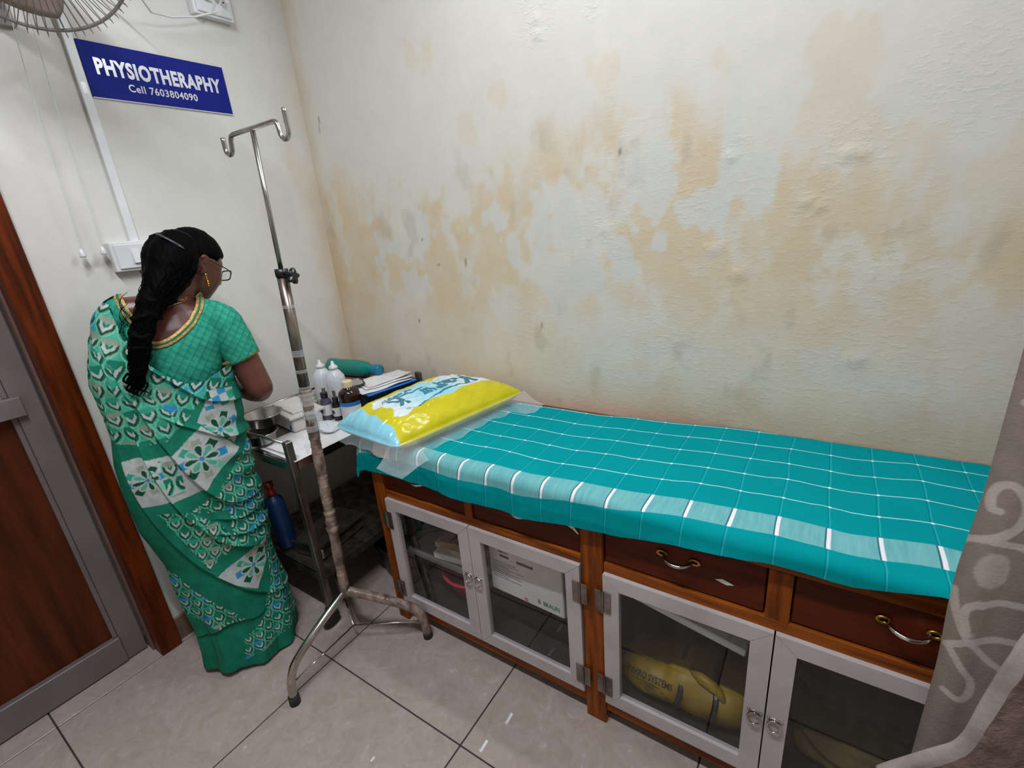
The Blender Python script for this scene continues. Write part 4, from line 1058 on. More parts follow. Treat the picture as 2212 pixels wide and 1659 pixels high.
MB().lathe([(0.0195, 0.146), (0.0205, 0.149), (0.0205, 0.169), (0.018, 0.172), (0, 0.172)], 26).build('screw_cap', mat('cream_cap', (226, 210, 170), 0.5, 0, (214, 198, 158), 20), t)
label_wrap(0.0426, 0.012, 0.076, M['paper'], 'label', t)
label_wrap(0.0428, 0.076, 0.092, mat('blue_label_band', (30, 120, 200), 0.5), 'label_band', t)
lp = MB()
for r_ in range(6):
    for q in range(5):
        a = -2.35 + 0.09 * q; lp.box(0.0431 * math.cos(a) - 0.0018, 0.0431 * math.cos(a) + 0.0018, 0.0431 * math.sin(a) - 0.001, 0.0431 * math.sin(a) + 0.001, 0.066 - r_ * 0.007, 0.0675 - r_ * 0.007)
lp.build('label_print', M['grey_ink'], t)['kind'] = 'stuff'
def vial(loc, r, h, lid, body, labelcol, text):
    t = thing('medicine_bottle', text, 'bottle', loc, None, 'medicine bottles')
    MB().lathe([(0, 0), (r * 0.94, 0), (r, 0.003), (r, h * 0.62), (r * 0.9, h * 0.70), (r * 0.5, h * 0.80), (r * 0.5, h * 0.84)], 24).build('bottle_body', body, t, True)
    MB().lathe([(r * 0.56, h * 0.80), (r * 0.6, h * 0.82), (r * 0.6, h * 0.87), (r * 0.52, h * 0.88), (r * 0.6, h * 0.895), (r * 0.6, h * 0.985), (r * 0.5, h), (0, h)], 20).build('screw_cap', M['black_plastic'], t, True)
    l_ = label_wrap(r * 1.012, h * 0.2, h * 0.58, M['paper'], 'label', t)
    MB().box(-r * 0.35, r * 0.35, -r * 1.06, -r * 1.0, h * 0.32, h * 0.46).build('label_print', labelcol, l_)
vial((-1.668, 1.068, TT), 0.0245, 0.118, 'black', mat('smoky_glass', (70, 68, 84), 0.12, 0, (92, 90, 104), 14, spec=0.6), M['grey_ink'], 'smoky glass medicine bottle with black cap beside the drip stand')
vial((-1.622, 1.083, TT), 0.0195, 0.098, 'black', M['black_glass'], M['black_ink'], 'small black medicine bottle with white label in front of brown bottle')
pk_ = tag(lump('plastic_pouch', 'saline', '', '', (-1.58, 0.995, TT), (0.06, 0.04, 0.012), 191), 'clear plastic pouch lying flat in front of the medicine bottles', 'pouch')
# carton with blue folder and papers
bc = thing('carton', 'black carton printed CARE on the trolley beside the pillow', 'box', (-1.540, 1.275, TT), (0, 0, math.radians(-8)))
MB().box(-0.088, 0.088, -0.12, 0.125, 0, 0.098, bev=0.002).build('carton_body', mat('black_card', (16, 16, 18), 0.4, 0, (24, 24, 26), 10), bc)
M['pale_ink'] = mat('pale_print', (120, 122, 128), 0.6)
for txt, w_, yy, zz in (('CARE', 0.05, -0.088, 0.06), ('CARE', 0.06, 0.05, 0.072)):
    v_, f_ = fit_text(txt, w_, 0.014, 0.01)
    mesh_obj('lettering', place(v_, (0.0886, yy, zz), (0, 1, 0), (0, 0, 1)), f_, M['pale_ink'], bc)
MB().box(0.055, 0.089, 0.122, 0.137, 0.0, 0.125, bev=0.004).build('carton_corner', mat('brown_card_edge', (84, 76, 66), 0.6), bc)
M['blue_folder'] = mat('blue_folder_plastic', (10, 120, 206), 0.35, 0, (8, 104, 190), 5)
fo = tag(MB().box(-0.10, 0.10, -0.125, 0.108, 0, 0.008, bev=0.003).build('folder', M['blue_folder']), 'bright blue plastic folder lying on the black carton', 'folder'); fo.location = (-1.545, 1.272, TT + 0.099); fo.rotation_euler = (0, 0, math.radians(-11))
zz = TT + 0.1078
for k, (dx_, dy_, r_, w_, l_) in enumerate(((0.0, -0.02, -14, 0.15, 0.23), (-0.01, 0.03, -22, 0.14, 0.21), (-0.02, 0.045, -18, 0.13, 0.2))):
    n = 14; vs = []
    tg_, sg_ = np.meshgrid(np.linspace(-0.5, 0.5, n), np.linspace(-0.5, 0.5, n), indexing='ij')
    P = np.stack([tg_ * w_, sg_ * l_, 0.002 + 0.010 * np.abs(tg_ + 0.2 * k) ** 2 * 4 * (sg_ > 0) * sg_ + 0.002 * np.sin(sg_ * 9 + k)], -1).reshape(-1, 3)
    o = mesh_obj('paper_sheet', P, grid_faces(n, n), M['paper'], None, True); md = o.modifiers.new('thickness', 'SOLIDIFY'); md.thickness = 0.0012; md.offset = 1
    o.location = (-1.535 + dx_, 1.262 + dy_ * 0.7, zz); o.rotation_euler = (0, 0, math.radians(r_)); zz += 0.0042
    tag(o, ['white paper sheet lowest of the loose pile on blue folder', 'white paper sheet in the middle of the pile on blue folder', 'curled white paper sheet topmost on blue folder'][k], 'paper', 'papers on the blue folder')
# pile behind, with the green water bottle lying on it
M['green_card'] = mat('pale_green_wrapper', (168, 214, 204), 0.45, 0, (206, 224, 220), 18)
st = tag(MB().box(-0.13, 0.13, -0.075, 0.075, 0, 0.102, bev=0.004).build('storage_box', mat('brown_card', (140, 104, 84), 0.7, 0, (122, 90, 72), 8)), 'brown card box in the trolley corner under the green water bottle', 'box'); st.location = (-1.785, 1.325, TT)
wr_ = tag(MB().box(-0.10, 0.10, -0.045, 0.045, 0, 0.014, bev=0.004).build('dressing_packet', M['green_card']), 'pale green and white dressing packet leaning before the water bottle', 'packet'); wr_.location = (-1.715, 1.226, TT + 0.058); wr_.rotation_euler = (math.radians(72), 0, 0)
mk = thing('face_mask', 'folded grey face mask with black edge lying beside the brown bottle', 'mask', (-1.612, 1.192, TT + 0.1245), (0.05, 0.0, math.radians(-25)))
MB().box(-0.05, 0.05, -0.022, 0.022, 0, 0.003, bev=0.001).build('mask_cloth', mat('grey_cloth', (158, 150, 148), 0.8), mk)
MB().tube([(-0.05, 0.022, 0.003), (0, 0.026, 0.005), (0.05, 0.022, 0.003), (0.058, 0.0, 0.003), (0.05, -0.022, 0.003)], 0.0028, 6).build('mask_edge', M['black_plastic'], mk)
M['bottle_green'] = mat('green_translucent_plastic', (0, 118, 108), 0.16, 0, (0, 132, 118), 4, spec=0.6)
bt_ = thing('water_bottle', 'green plastic water bottle with blue cap lying in the corner on a box', 'bottle', (-1.905, 1.285, TT + 0.142), (0, math.radians(90), math.radians(6)))
MB().lathe([(0, 0), (0.030, 0.001), (0.037, 0.008), (0.0385, 0.03), (0.0375, 0.09), (0.0385, 0.15), (0.0375, 0.19), (0.033, 0.225), (0.022, 0.252), (0.0195, 0.262), (0.0195, 0.272)], 36).build('bottle_body', M['bottle_green'], bt_, True)
MB().lathe([(0.0215, 0.262), (0.0225, 0.266), (0.0235, 0.302), (0.0215, 0.308), (0, 0.309)], 24).build('screw_cap', mat('blue_green_cap', (0, 116, 146), 0.25, 0, (0, 104, 136), 5), bt_, True)
# things on the lower shelf and the floor
LT = 0.2465
sb = thing('instrument_box', 'covered stainless steel instrument box on the lower trolley shelf', 'box', (-1.60, 0.915, LT), (0, 0, math.radians(8)))
MB().box(-0.075, 0.075, -0.12, 0.12, 0, 0.05, bev=0.014).build('box_body', M['steel'], sb, True)
MB().box(-0.08, 0.08, -0.125, 0.125, 0.05, 0.062, bev=0.005).build('lid', M['steel'], sb)
MB().torus((0, 0, 0.070), 0.024, 0.004, 20, 8, Matrix.Rotation(0.25, 3, 'X')).build('lid_ring', M['steel_worn'], sb, True)
sbt = thing('spray_bottle', 'blue plastic bottle with red cap on the lower trolley shelf', 'bottle', (-1.735, 0.805, LT), (0.0, math.radians(-6), 0))
MB().lathe([(0, 0), (0.033, 0), (0.036, 0.005), (0.036, 0.19), (0.030, 0.215), (0.014, 0.225), (0.014, 0.235)], 24).build('bottle_body', mat('blue_plastic', (20, 58, 108), 0.45, 0, (14, 44, 88), 8), sbt, True)
MB().lathe([(0.016, 0.228), (0.017, 0.24), (0.012, 0.248), (0.012, 0.262), (0.018, 0.264), (0.018, 0.285), (0, 0.288)], 18).build('pump_cap', mat('red_cap', (150, 20, 26), 0.4), sbt, True)
tub = tag(MB().lathe([(0, 0), (0.12, 0), (0.13, 0.006), (0.155, 0.15), (0.163, 0.152), (0.163, 0.158), (0.150, 0.158), (0.124, 0.012), (0, 0.010)], 40).build('plastic_tub', M['black_plastic'], None, True, (-1.435, 1.185, 0.0)), 'black plastic tub on the floor between trolley and couch', 'tub')

# small thin white strips lying flat on the floor tiles
for k, (x_, y_, l_, w_, lab) in enumerate(((-0.664, 0.79, 0.036, 0.009, 'short white strip on the floor nearest the couch'), (-0.684, 0.687, 0.036, 0.008, 'short white strip on the floor at the tile crossing'), (-0.942, 0.498, 0.014, 0.006, 'tiny white strip alone on a floor tile'))):
    o = tag(MB().box(-w_ / 2, w_ / 2, -l_ / 2, l_ / 2, 0, 0.0006).build('floor_strip', M['white_plastic']), lab, 'tape', 'white strips on the floor'); o.location = (x_, y_, 0.0003); o.rotation_euler = (0, 0, math.radians(2))

# ================================================================== things on the left wall
M['sign_blue'] = mat('blue_sign_board', (18, 30, 122), 0.6, 0, (22, 36, 132), 3, spec=0.15)
sg = thing('wall_sign', 'blue wall sign board with white lettering PHYSIOTHERAPHY and a phone number', 'sign', (WX, 0.924, 1.9635))
MB().box(0.0, 0.006, -0.2135, 0.2135, -0.0765, 0.0755).build('sign_face', M['sign_blue'], sg)
MB().box(0.0, 0.0066, -0.2135, 0.2135, -0.0785, -0.0765).build('sign_edge', M['white_plastic'], sg)
M['sign_white'] = mat('white_vinyl_letters', (226, 226, 232), 0.22, spec=0.6)
for txt, w_, h_, cy, cz, bo in (('PHYSIOTHERAPHY', 0.376, 0.047, 0.004, 0.011, 0.044), ('Cell 7603804090', 0.208, 0.0225, -0.006, -0.038, 0.018)):
    v_, f_ = fit_text(txt, w_, h_, bo, 1.10)
    mesh_obj('lettering', place(v_, (0.0066, cy, cz), (0, 1, 0), (0, 0, 1)), f_, M['sign_white'], sg)
# cable casing
cs = thing('cable_casing', 'white plastic cable casing running down to the wall socket', 'casing', (WX, 0.693, 1.462))
MB().box(0, 0.012, -0.0125, 0.0125, 0.0, 1.1, bev=0.0015).build('casing_cover', M['white_plastic'], cs)
MB().box(0.012, 0.0124, -0.006, 0.006, 0.43, 0.46).build('casing_label', mat('shiny_label', (240, 240, 240), 0.2), cs)
# switch boxes
def sockets(label, y0, y1, z0, z1, plug):
    t = thing('switch_socket', label, 'socket', (WX, (y0 + y1) / 2, (z0 + z1) / 2), None, 'wall sockets'); w2 = (y1 - y0) / 2; h2 = (z1 - z0) / 2
    MB().box(0, 0.03, -w2, w2, -h2, h2, bev=0.005).build('back_box', M['white_plastic'], t)
    MB().box(0.03, 0.036, -w2 + 0.01, w2 - 0.01, -h2 + 0.008, h2 - 0.008, bev=0.0025).build('face_plate', M['white_plastic'], t)
    sw_ = MB().add([(0.036, -0.030, -0.022), (0.036, -0.008, -0.022), (0.036, -0.008, 0.022), (0.036, -0.030, 0.022), (0.0375, -0.030, 0.022), (0.0375, -0.008, 0.022), (0.044, -0.030, -0.022), (0.044, -0.008, -0.022)], [(6, 7, 5, 4), (0, 6, 4, 3), (1, 2, 5, 7), (0, 1, 7, 6), (3, 4, 5, 2)])
    sw_.build('rocker_switch', M['white_plastic'], t)
    hl = MB()
    for hy, hz_, r_ in ((0.028, 0.016, 0.0042), (0.018, 0.002, 0.0032), (0.038, 0.002, 0.0032), (0.018, -0.012, 0.0034), (0.038, -0.012, 0.0034)):
        hl.lathe([(r_, 0.0362), (r_, 0.0366), (0, 0.0366)], 14, Matrix.Translation((0, hy, hz_)) @ Matrix.Rotation(math.pi / 2, 4, 'Y'))
    hl.build('socket_holes', M['dark_hole'], t)
    if plug:
        MB().tube([(0.036, 0.02, -0.006), (0.062, 0.02, -0.008), (0.07, 0.016, -0.014)], [0.014, 0.013, 0.006], 12).build('plug', M['white_plastic'], t, True)
sockets('white switch and socket box on the wall behind the woman', 0.612, 0.776, 1.370, 1.463, False)
sockets('white socket box with plug high on the wall above the sign', 1.077, 1.215, 2.187, 2.32, True)
tag(MB().tube([(WX + 0.07, 1.162, 2.24), (WX + 0.075, 1.13, 2.19), (WX + 0.06, 1.06, 2.163), (WX + 0.06, 0.98, 2.142), (WX + 0.07, 0.915, 2.137), (WX + 0.12, 0.87, 2.155), (WX + 0.16, 0.80, 2.18), (WX + 0.17, 0.72, 2.25)], 0.003, 8).build('fan_cable', M['white_plastic'], None, True), 'thin white power cable looping from the fan to the high socket', 'cable')

# wall fan
fan = thing('wall_fan', 'grey wall-mounted fan with wire cage at the top of the left wall', 'fan', (WX, 0.54, 2.14))
fn = Vector((0.80, -0.22, -0.56)).normalized()
FC = Vector((0.355, 0.0, 0.0))
rm = fn.to_track_quat('Z', 'Y').to_matrix()
FR = 0.205
M['cage'] = mat('grey_cage_wire', (156, 150, 146), 0.4, 0.3, (126, 120, 116), 20)
MB().torus(FC, FR, 0.0042, 64, 8, rm).build('cage_rim', M['cage'], fan, True)
for side, nm in ((1, 'front_cage'), (-1, 'rear_cage')):
    cg = MB()
    for k in range(72):
        t = 2 * math.pi * k / 72; pts = []
        for q in np.linspace(0, 1, 9):
            r_ = 0.035 + (FR + 0.008 - 0.035) * q; h_ = side * 0.062 * (1 - q ** 3.0)
            pts.append(FC + rm @ Vector((r_ * math.cos(t + 0.35 * q * 0), r_ * math.sin(t), h_ + side * 0.004)))
        pts.append(FC + rm @ Vector(((FR + 0.012) * math.cos(t), (FR + 0.012) * math.sin(t), -side * 0.010)))
        cg.tube(pts, 0.0012, 5)
    for rr_ in (0.11, 0.035):
        q = (rr_ - 0.035) / (FR + 0.008 - 0.035)
        cg.torus(FC + rm @ Vector((0, 0, side * (0.062 * (1 - q ** 3) + 0.004))), rr_, 0.0016, 48, 6, rm)
    cg.build(nm, M['cage'], fan, True)
M['blade'] = mat('grey_brown_blade', (176, 158, 148), 0.4, 0, (160, 142, 132), 6)
for k in range(3):
    bl_ = MB(); vs = []; fs = []; n1_, n2_ = 10, 8
    a0 = 2 * math.pi * k / 3 + 0.35
    for i in range(n1_):
        r_ = 0.03 + 0.145 * i / (n1_ - 1)
        half = 0.22 + 0.42 * math.sin(math.pi * min(1, 0.18 + 0.72 * i / (n1_ - 1)))
        for j in range(n2_):
            s_ = -1 + 2 * j / (n2_ - 1); a = a0 + half * s_; vs.append(FC + rm @ Vector((r_ * math.cos(a), r_ * math.sin(a), 0.018 * s_)))
    for i in range(n1_ - 1):
        for j in range(n2_ - 1): fs.append((i * n2_ + j, i * n2_ + j + 1, (i + 1) * n2_ + j + 1, (i + 1) * n2_ + j))
    o = bl_.add(vs, fs).build('blade', M['blade'], fan, True); md = o.modifiers.new('thickness', 'SOLIDIFY'); md.thickness = 0.002
mtx = Matrix.Translation(FC) @ rm.to_4x4()
MB().lathe([(0, 0.03), (0.028, 0.026), (0.034, 0.01), (0.034, -0.02), (0.0, -0.02)], 24, mtx).build('hub', M['chrome'], fan, True)
MB().lathe([(0.04, -0.07), (0.062, -0.08), (0.066, -0.15), (0.05, -0.19), (0, -0.195)], 28, mtx).build('motor', mat('grey_motor_shell', (96, 94, 96), 0.4, 0, (80, 78, 80), 8), fan, True)
p_back = FC + rm @ Vector((0, 0, -0.13))
MB().tube([p_back, p_back + Vector((-0.02, 0, -0.06)), Vector((0.06, 0, -0.06)), Vector((0.01, 0, -0.05))], [0.018, 0.018, 0.02, 0.03], 12).build('arm', M['cage'], fan, True)
MB().box(0, 0.018, -0.04, 0.04, -0.11, 0.06, bev=0.006).build('wall_plate', M['cage'], fan)
for (y_, z_, yb_, zb_, lab) in ((0.59, 2.20, 0.594, 1.44, 'white fan pull cord ending in a bell next to the socket'), (0.555, 2.20, 0.540, 1.437, 'white fan pull cord ending in a bell farther from the socket')):
    t = thing('pull_cord', lab, 'cord', (WX + 0.028, yb_, zb_), None, 'fan pull cords')
    MB().tube([(0.0, 0, 0.01), (0.02, (y_ - yb_) * 0.3, (z_ - zb_) * 0.4), (0.10, y_ - yb_, z_ - zb_)], 0.0011, 6).build('cord', M['white_plastic'], t)
    MB().lathe([(0.0075, -0.012), (0.0085, -0.008), (0.006, 0.004), (0.003, 0.012), (0, 0.013)], 14).build('bell', M['white_plastic'], t, True)

# ================================================================== curtain
cu_ = thing('curtain', 'beige curtain with pale scroll print hanging at the foot of the couch', 'curtain', (0.5, 0.80, 0.46))
CURVES = [[(0.224, 1.003), (0.217, 1.004), (0.213, 1.021), (0.217, 1.038), (0.229, 1.044), (0.241, 1.032), (0.248, 1.01), (0.244, 0.984), (0.23, 0.963), (0.205, 0.948)],
          [(0.205, 0.950), (0.232, 0.956), (0.262, 0.956), (0.30, 0.945)], [(0.207, 0.863), (0.215, 0.825), (0.228, 0.792), (0.243, 0.774), (0.27, 0.755), (0.31, 0.75)],
          [(0.31, 0.87), (0.259, 0.865), (0.241, 0.855), (0.226, 0.838), (0.225, 0.821), (0.232, 0.794)], [(0.212, 0.762), (0.234, 0.78), (0.264, 0.802), (0.31, 0.81)],
          [(0.212, 0.762), (0.232, 0.732), (0.247, 0.713), (0.249, 0.69), (0.24, 0.671), (0.22, 0.677)]]
CURVES = [smooth_poly(c) for c in CURVES]
def curtain_sheet():
    nu, nv = 380, 700
    x = np.linspace(0.0, 1.05, nu) ** 1.0; zz = np.linspace(0.455, 2.42, nv) ** 1.0
    # finer rows where the print is near
    zz = np.concatenate([np.linspace(0.455, 1.25, 400), np.linspace(1.25, 2.42, 351)[1:]])
    A, Z = np.meshgrid(x, zz, indexing='ij')                     # A = cloth coordinate from the free edge
    fold = np.sin(A * 21 + 0.6) * 0.55 + np.sin(A * 37 + 1.1 + Z * 0.8) * 0.25
    amp = 0.022 * sstep(0.02, 0.14, A)
    X = 0.205 + A * 0.62 + 0.006 * np.sin(Z * 6) * sstep(0.0, 0.1, A) + 0.010 * sstep(1.05, 0.88, Z) * sstep(0.70, 0.88, Z) * -0.6 * (A < 0.05)
    Y = 0.80 - 0.02 + amp * fold * 1.4 + 0.012 * sstep(0.06, 0.0, A)
    base = L3((142, 129, 120)); lite = L3((186, 178, 169)); dark = L3((116, 98, 90))
    n = fbm(A.ravel() * 30, Z.ravel() * 30, 201, 4)[:, None]
    c = base * (1 - 0.25 * n) + dark * 0.25 * n
    px = 0.205 + A.ravel() * 0.62; pz = Z.ravel()
    for rep in (0, 0.48, 0.96, 1.44):
        for cv in CURVES:
            for sx in (0, 0.19, 0.38, 0.57):
                cc = [(p[0] + sx, p[1] + rep) for p in cv]
                q = np.array(cc); bb = np.where((px > q[:, 0].min() - 0.01) & (px < q[:, 0].max() + 0.01) & (pz > q[:, 1].min() - 0.01) & (pz < q[:, 1].max() + 0.01))[0]
                if len(bb) == 0: continue
                k = sstep(0.0062, 0.0042, seg_dist(px[bb], pz[bb], cc))[:, None]; c[bb] = c[bb] * (1 - 0.85 * k) + lite * 0.85 * k
        for sx in (0, 0.19, 0.38, 0.57):
            d = np.hypot((px - 0.236 - sx) / 0.014, (pz - 0.912 - rep) / 0.028); k = (sstep(1.1, 0.8, d + (n[:, 0] - 0.5) * 0.8) * 0.6)[:, None]
            c = c * (1 - k) + lite * k
    P = np.stack([X - 0.5, Y - 0.80, Z - 0.46], -1).reshape(-1, 3)
    o = mesh_obj('curtain_cloth', P, grid_faces(nu, len(zz)), vcmat('scroll_print_curtain', 0.9, 0.25, 260, 0.1, 0.05, 60), cu_, True, None, c)
curtain_sheet()
# turned-up hem: a soft roll running up and to the right, the shaggy back of the cloth below it
roll = smooth_poly([(0.150, 0.545), (0.174, 0.578), (0.207, 0.636), (0.228, 0.680), (0.240, 0.760), (0.256, 0.86), (0.290, 0.95), (0.34, 1.02)], 60)
M['hem'] = mat('pale_curtain_hem', (160, 148, 141), 0.9, 0, (138, 125, 118), 20, bump=0.2, bscale=120)
def hem_fold():
    n = len(roll); k = 13; P = np.zeros((n, k, 3))
    for i in range(n):
        a = roll[max(i - 1, 0)]; b_ = roll[min(i + 1, n - 1)]; tx, tz = b_[0] - a[0], b_[1] - a[1]; L = math.hypot(tx, tz); nx, nz_ = tz / L, -tx / L      # towards lower right
        wd = 0.004 + 0.050 * min(1.0, i / 20.0) + 0.006 * math.sin(i * 0.33)
        for j in range(k):
            t = j / (k - 1)
            P[i, j] = (roll[i][0] + nx * wd * t - 0.5, -0.085 + 0.055 * max(0, i - 40) / 19.0 - 0.016 * math.sin(math.pi * min(1, t * 1.15)) - 0.008 * math.sin(3 * math.pi * t + i * 0.12) * t + 0.004 * math.sin(i * 0.21), roll[i][1] + nz_ * wd * t - 0.46 - 0.012 * t * t)
    o = mesh_obj('turned_hem', P.reshape(-1, 3), grid_faces(n, k), M['hem'], cu_, True)
    md = o.modifiers.new('thickness', 'SOLIDIFY'); md.thickness = 0.003; md.offset = 0
hem_fold()
def curtain_back():
    nu, nv = 60, 110
    P = np.zeros((nu, nv, 3)); C_ = np.zeros((nu, nv))
    for i in range(nu):
        x0, z0 = roll[i]
        for j in range(nv):
            t = j / (nv - 1)
            P[i, j] = (x0 + 0.005 + t * (0.36 - 0.1 * i / nu), 0.705 + 0.055 * max(0, i - 40) / 19.0 + (0.075 - 0.055 * max(0, i - 40) / 19.0) * t ** 1.5 - 0.018 * math.sin(t * 7 + i * 0.05) * (1 - t), z0 - 0.005 - t * (0.10 + 0.42 * i / nu) - 0.02 * math.sin(t * 9))
    A = P.reshape(-1, 3)
    n = fbm(A[:, 0] * 40 + A[:, 2] * 14, A[:, 2] * 60 - A[:, 0] * 20, 211, 4)
    A[:, 1] += (n - 0.5) * 0.007
    c = L3((128, 108, 102)) * (0.65 + 0.7 * n[:, None])
    A2 = A - np.array([0.5, 0.80, 0.46])
    mesh_obj('cloth_reverse', A2, grid_faces(nu, nv), vcmat('shaggy_cloth_back', 0.95, 0.9, 160, 0.05, 0.12, 70), cu_, True, None, c)
curtain_back()
rod = tag(MB().tube([(0.1, 0.80, 2.44), (RX, 0.80, 2.44)], 0.0125, 12).build('curtain_rod', M['steel'], None, True), 'steel curtain rod running above the foot of the couch', 'rod')
# ================================================================== the woman
WO = Vector((-1.655, 0.61, 0.0))
WF = Vector((-0.93, 0.37, 0)).normalized()           # the way her body faces (towards the wall)
WR = Vector((WF.y, -WF.x, 0))                        # her right
WM = Matrix(((WR.x, WF.x, 0, WO.x), (WR.y, WF.y, 0, WO.y), (0, 0, 1, 0), (0, 0, 0, 1)))
per = thing('person', 'woman seen from behind in a green printed saree working at the trolley', 'person')
per.matrix_world = WM
# all coordinates below: (s to her right, d forwards, z up)
def loft(rings, n=28):
    """rings: (s, d, z, half width, half depth[, exponent])"""
    vs = []; fs = []; m = len(rings)
    for r in rings:
        s, d, z, a, b = r[:5]; e = r[5] if len(r) > 5 else 2.0
        for k in range(n):
            t = 2 * math.pi * k / n; c, q = math.cos(t), math.sin(t)
            vs.append((s + a * math.copysign(abs(c) ** (2 / e), c), d + b * math.copysign(abs(q) ** (2 / e), q), z))
    for i in range(m - 1):
        for k in range(n): fs.append((i * n + k, i * n + (k + 1) % n, (i + 1) * n + (k + 1) % n, (i + 1) * n + k))
    fs.append(tuple(range(n - 1, -1, -1))); fs.append(tuple((m - 1) * n + k for k in range(n)))
    return vs, fs
def limb(mb, pts, rads, n=16, sub=5):
    P = smooth_poly([tuple(p) for p in pts], (len(pts) - 1) * sub + 1); R_ = np.interp(np.linspace(0, len(pts) - 1, len(P)), range(len(pts)), rads)
    P = [Vector(p) for p in P]; R_ = list(R_)
    d0 = (P[0] - P[1]).normalized(); d1 = (P[-1] - P[-2]).normalized()
    pre = [P[0] + d0 * R_[0] * math.sin(a) for a in (1.4, 1.0, 0.5)]; prr = [R_[0] * math.cos(a) for a in (1.4, 1.0, 0.5)]
    post = [P[-1] + d1 * R_[-1] * math.sin(a) for a in (0.5, 1.0, 1.4)]; por = [R_[-1] * math.cos(a) for a in (0.5, 1.0, 1.4)]
    mb.tube(pre + P + post, prr + R_ + por, n); return mb

HC = Vector((0.100, 0.062, 1.372)); PIT = math.radians(27)
hf2 = Vector((0.80, 0.60, 0)); HFw = (hf2 * math.cos(PIT) + Vector((0, 0, -math.sin(PIT)))).normalized()
HRt = Vector((hf2.y, -hf2.x, 0)).normalized(); HUp = HRt.cross(HFw).normalized()
HM = Matrix((HRt, HFw, HUp)).transposed()
def H(p): return HC + HM @ Vector(p)
def head_shape(th, ph):
    """th 0..pi from crown, ph around; forward is +y of the head frame"""
    x = math.sin(th) * math.cos(ph); y = math.sin(th) * math.sin(ph); z = math.cos(th)
    X = 0.070 * x; Y = 0.090 * y; Z = 0.105 * z
    if z < 0:                                        # jaw narrows, chin forward
        k = -z; X *= 1 - 0.34 * k ** 1.3; Y = Y * (1 - 0.22 * k) + 0.022 * k; Z *= 1.04
        if y < 0: Y *= 1 - 0.35 * k
    f = max(0.0, y)
    def g(cx, cz, wx, wz, h):                        # bump on the face
        return h * math.exp(-((X - cx) / wx) ** 2 - ((Z - cz) / wz) ** 2) * (1 if y > 0.2 else 0)
    Y += g(0, -0.022, 0.010, 0.016, 0.020) + g(0, 0.004, 0.007, 0.016, 0.012)                  # nose
    Y -= g(0.030, 0.006, 0.015, 0.011, 0.009) + g(-0.030, 0.006, 0.015, 0.011, 0.009)            # eye sockets
    Y += g(0.030, 0.004, 0.010, 0.007, 0.004) + g(-0.030, 0.004, 0.010, 0.007, 0.004)            # lids
    Y += g(0, 0.026, 0.045, 0.009, 0.004)                                                      # brow
    Y += g(0, -0.050, 0.020, 0.005, 0.006) + g(0, -0.060, 0.017, 0.005, 0.006)                   # lips
    Y -= g(0, -0.0552, 0.018, 0.002, 0.004)
    Y += g(0, -0.083, 0.016, 0.013, 0.008)                                                     # chin
    Y += g(0.038, -0.028, 0.018, 0.018, 0.004) + g(-0.038, -0.028, 0.018, 0.018, 0.004)          # cheeks
    return (X, Y, Z)
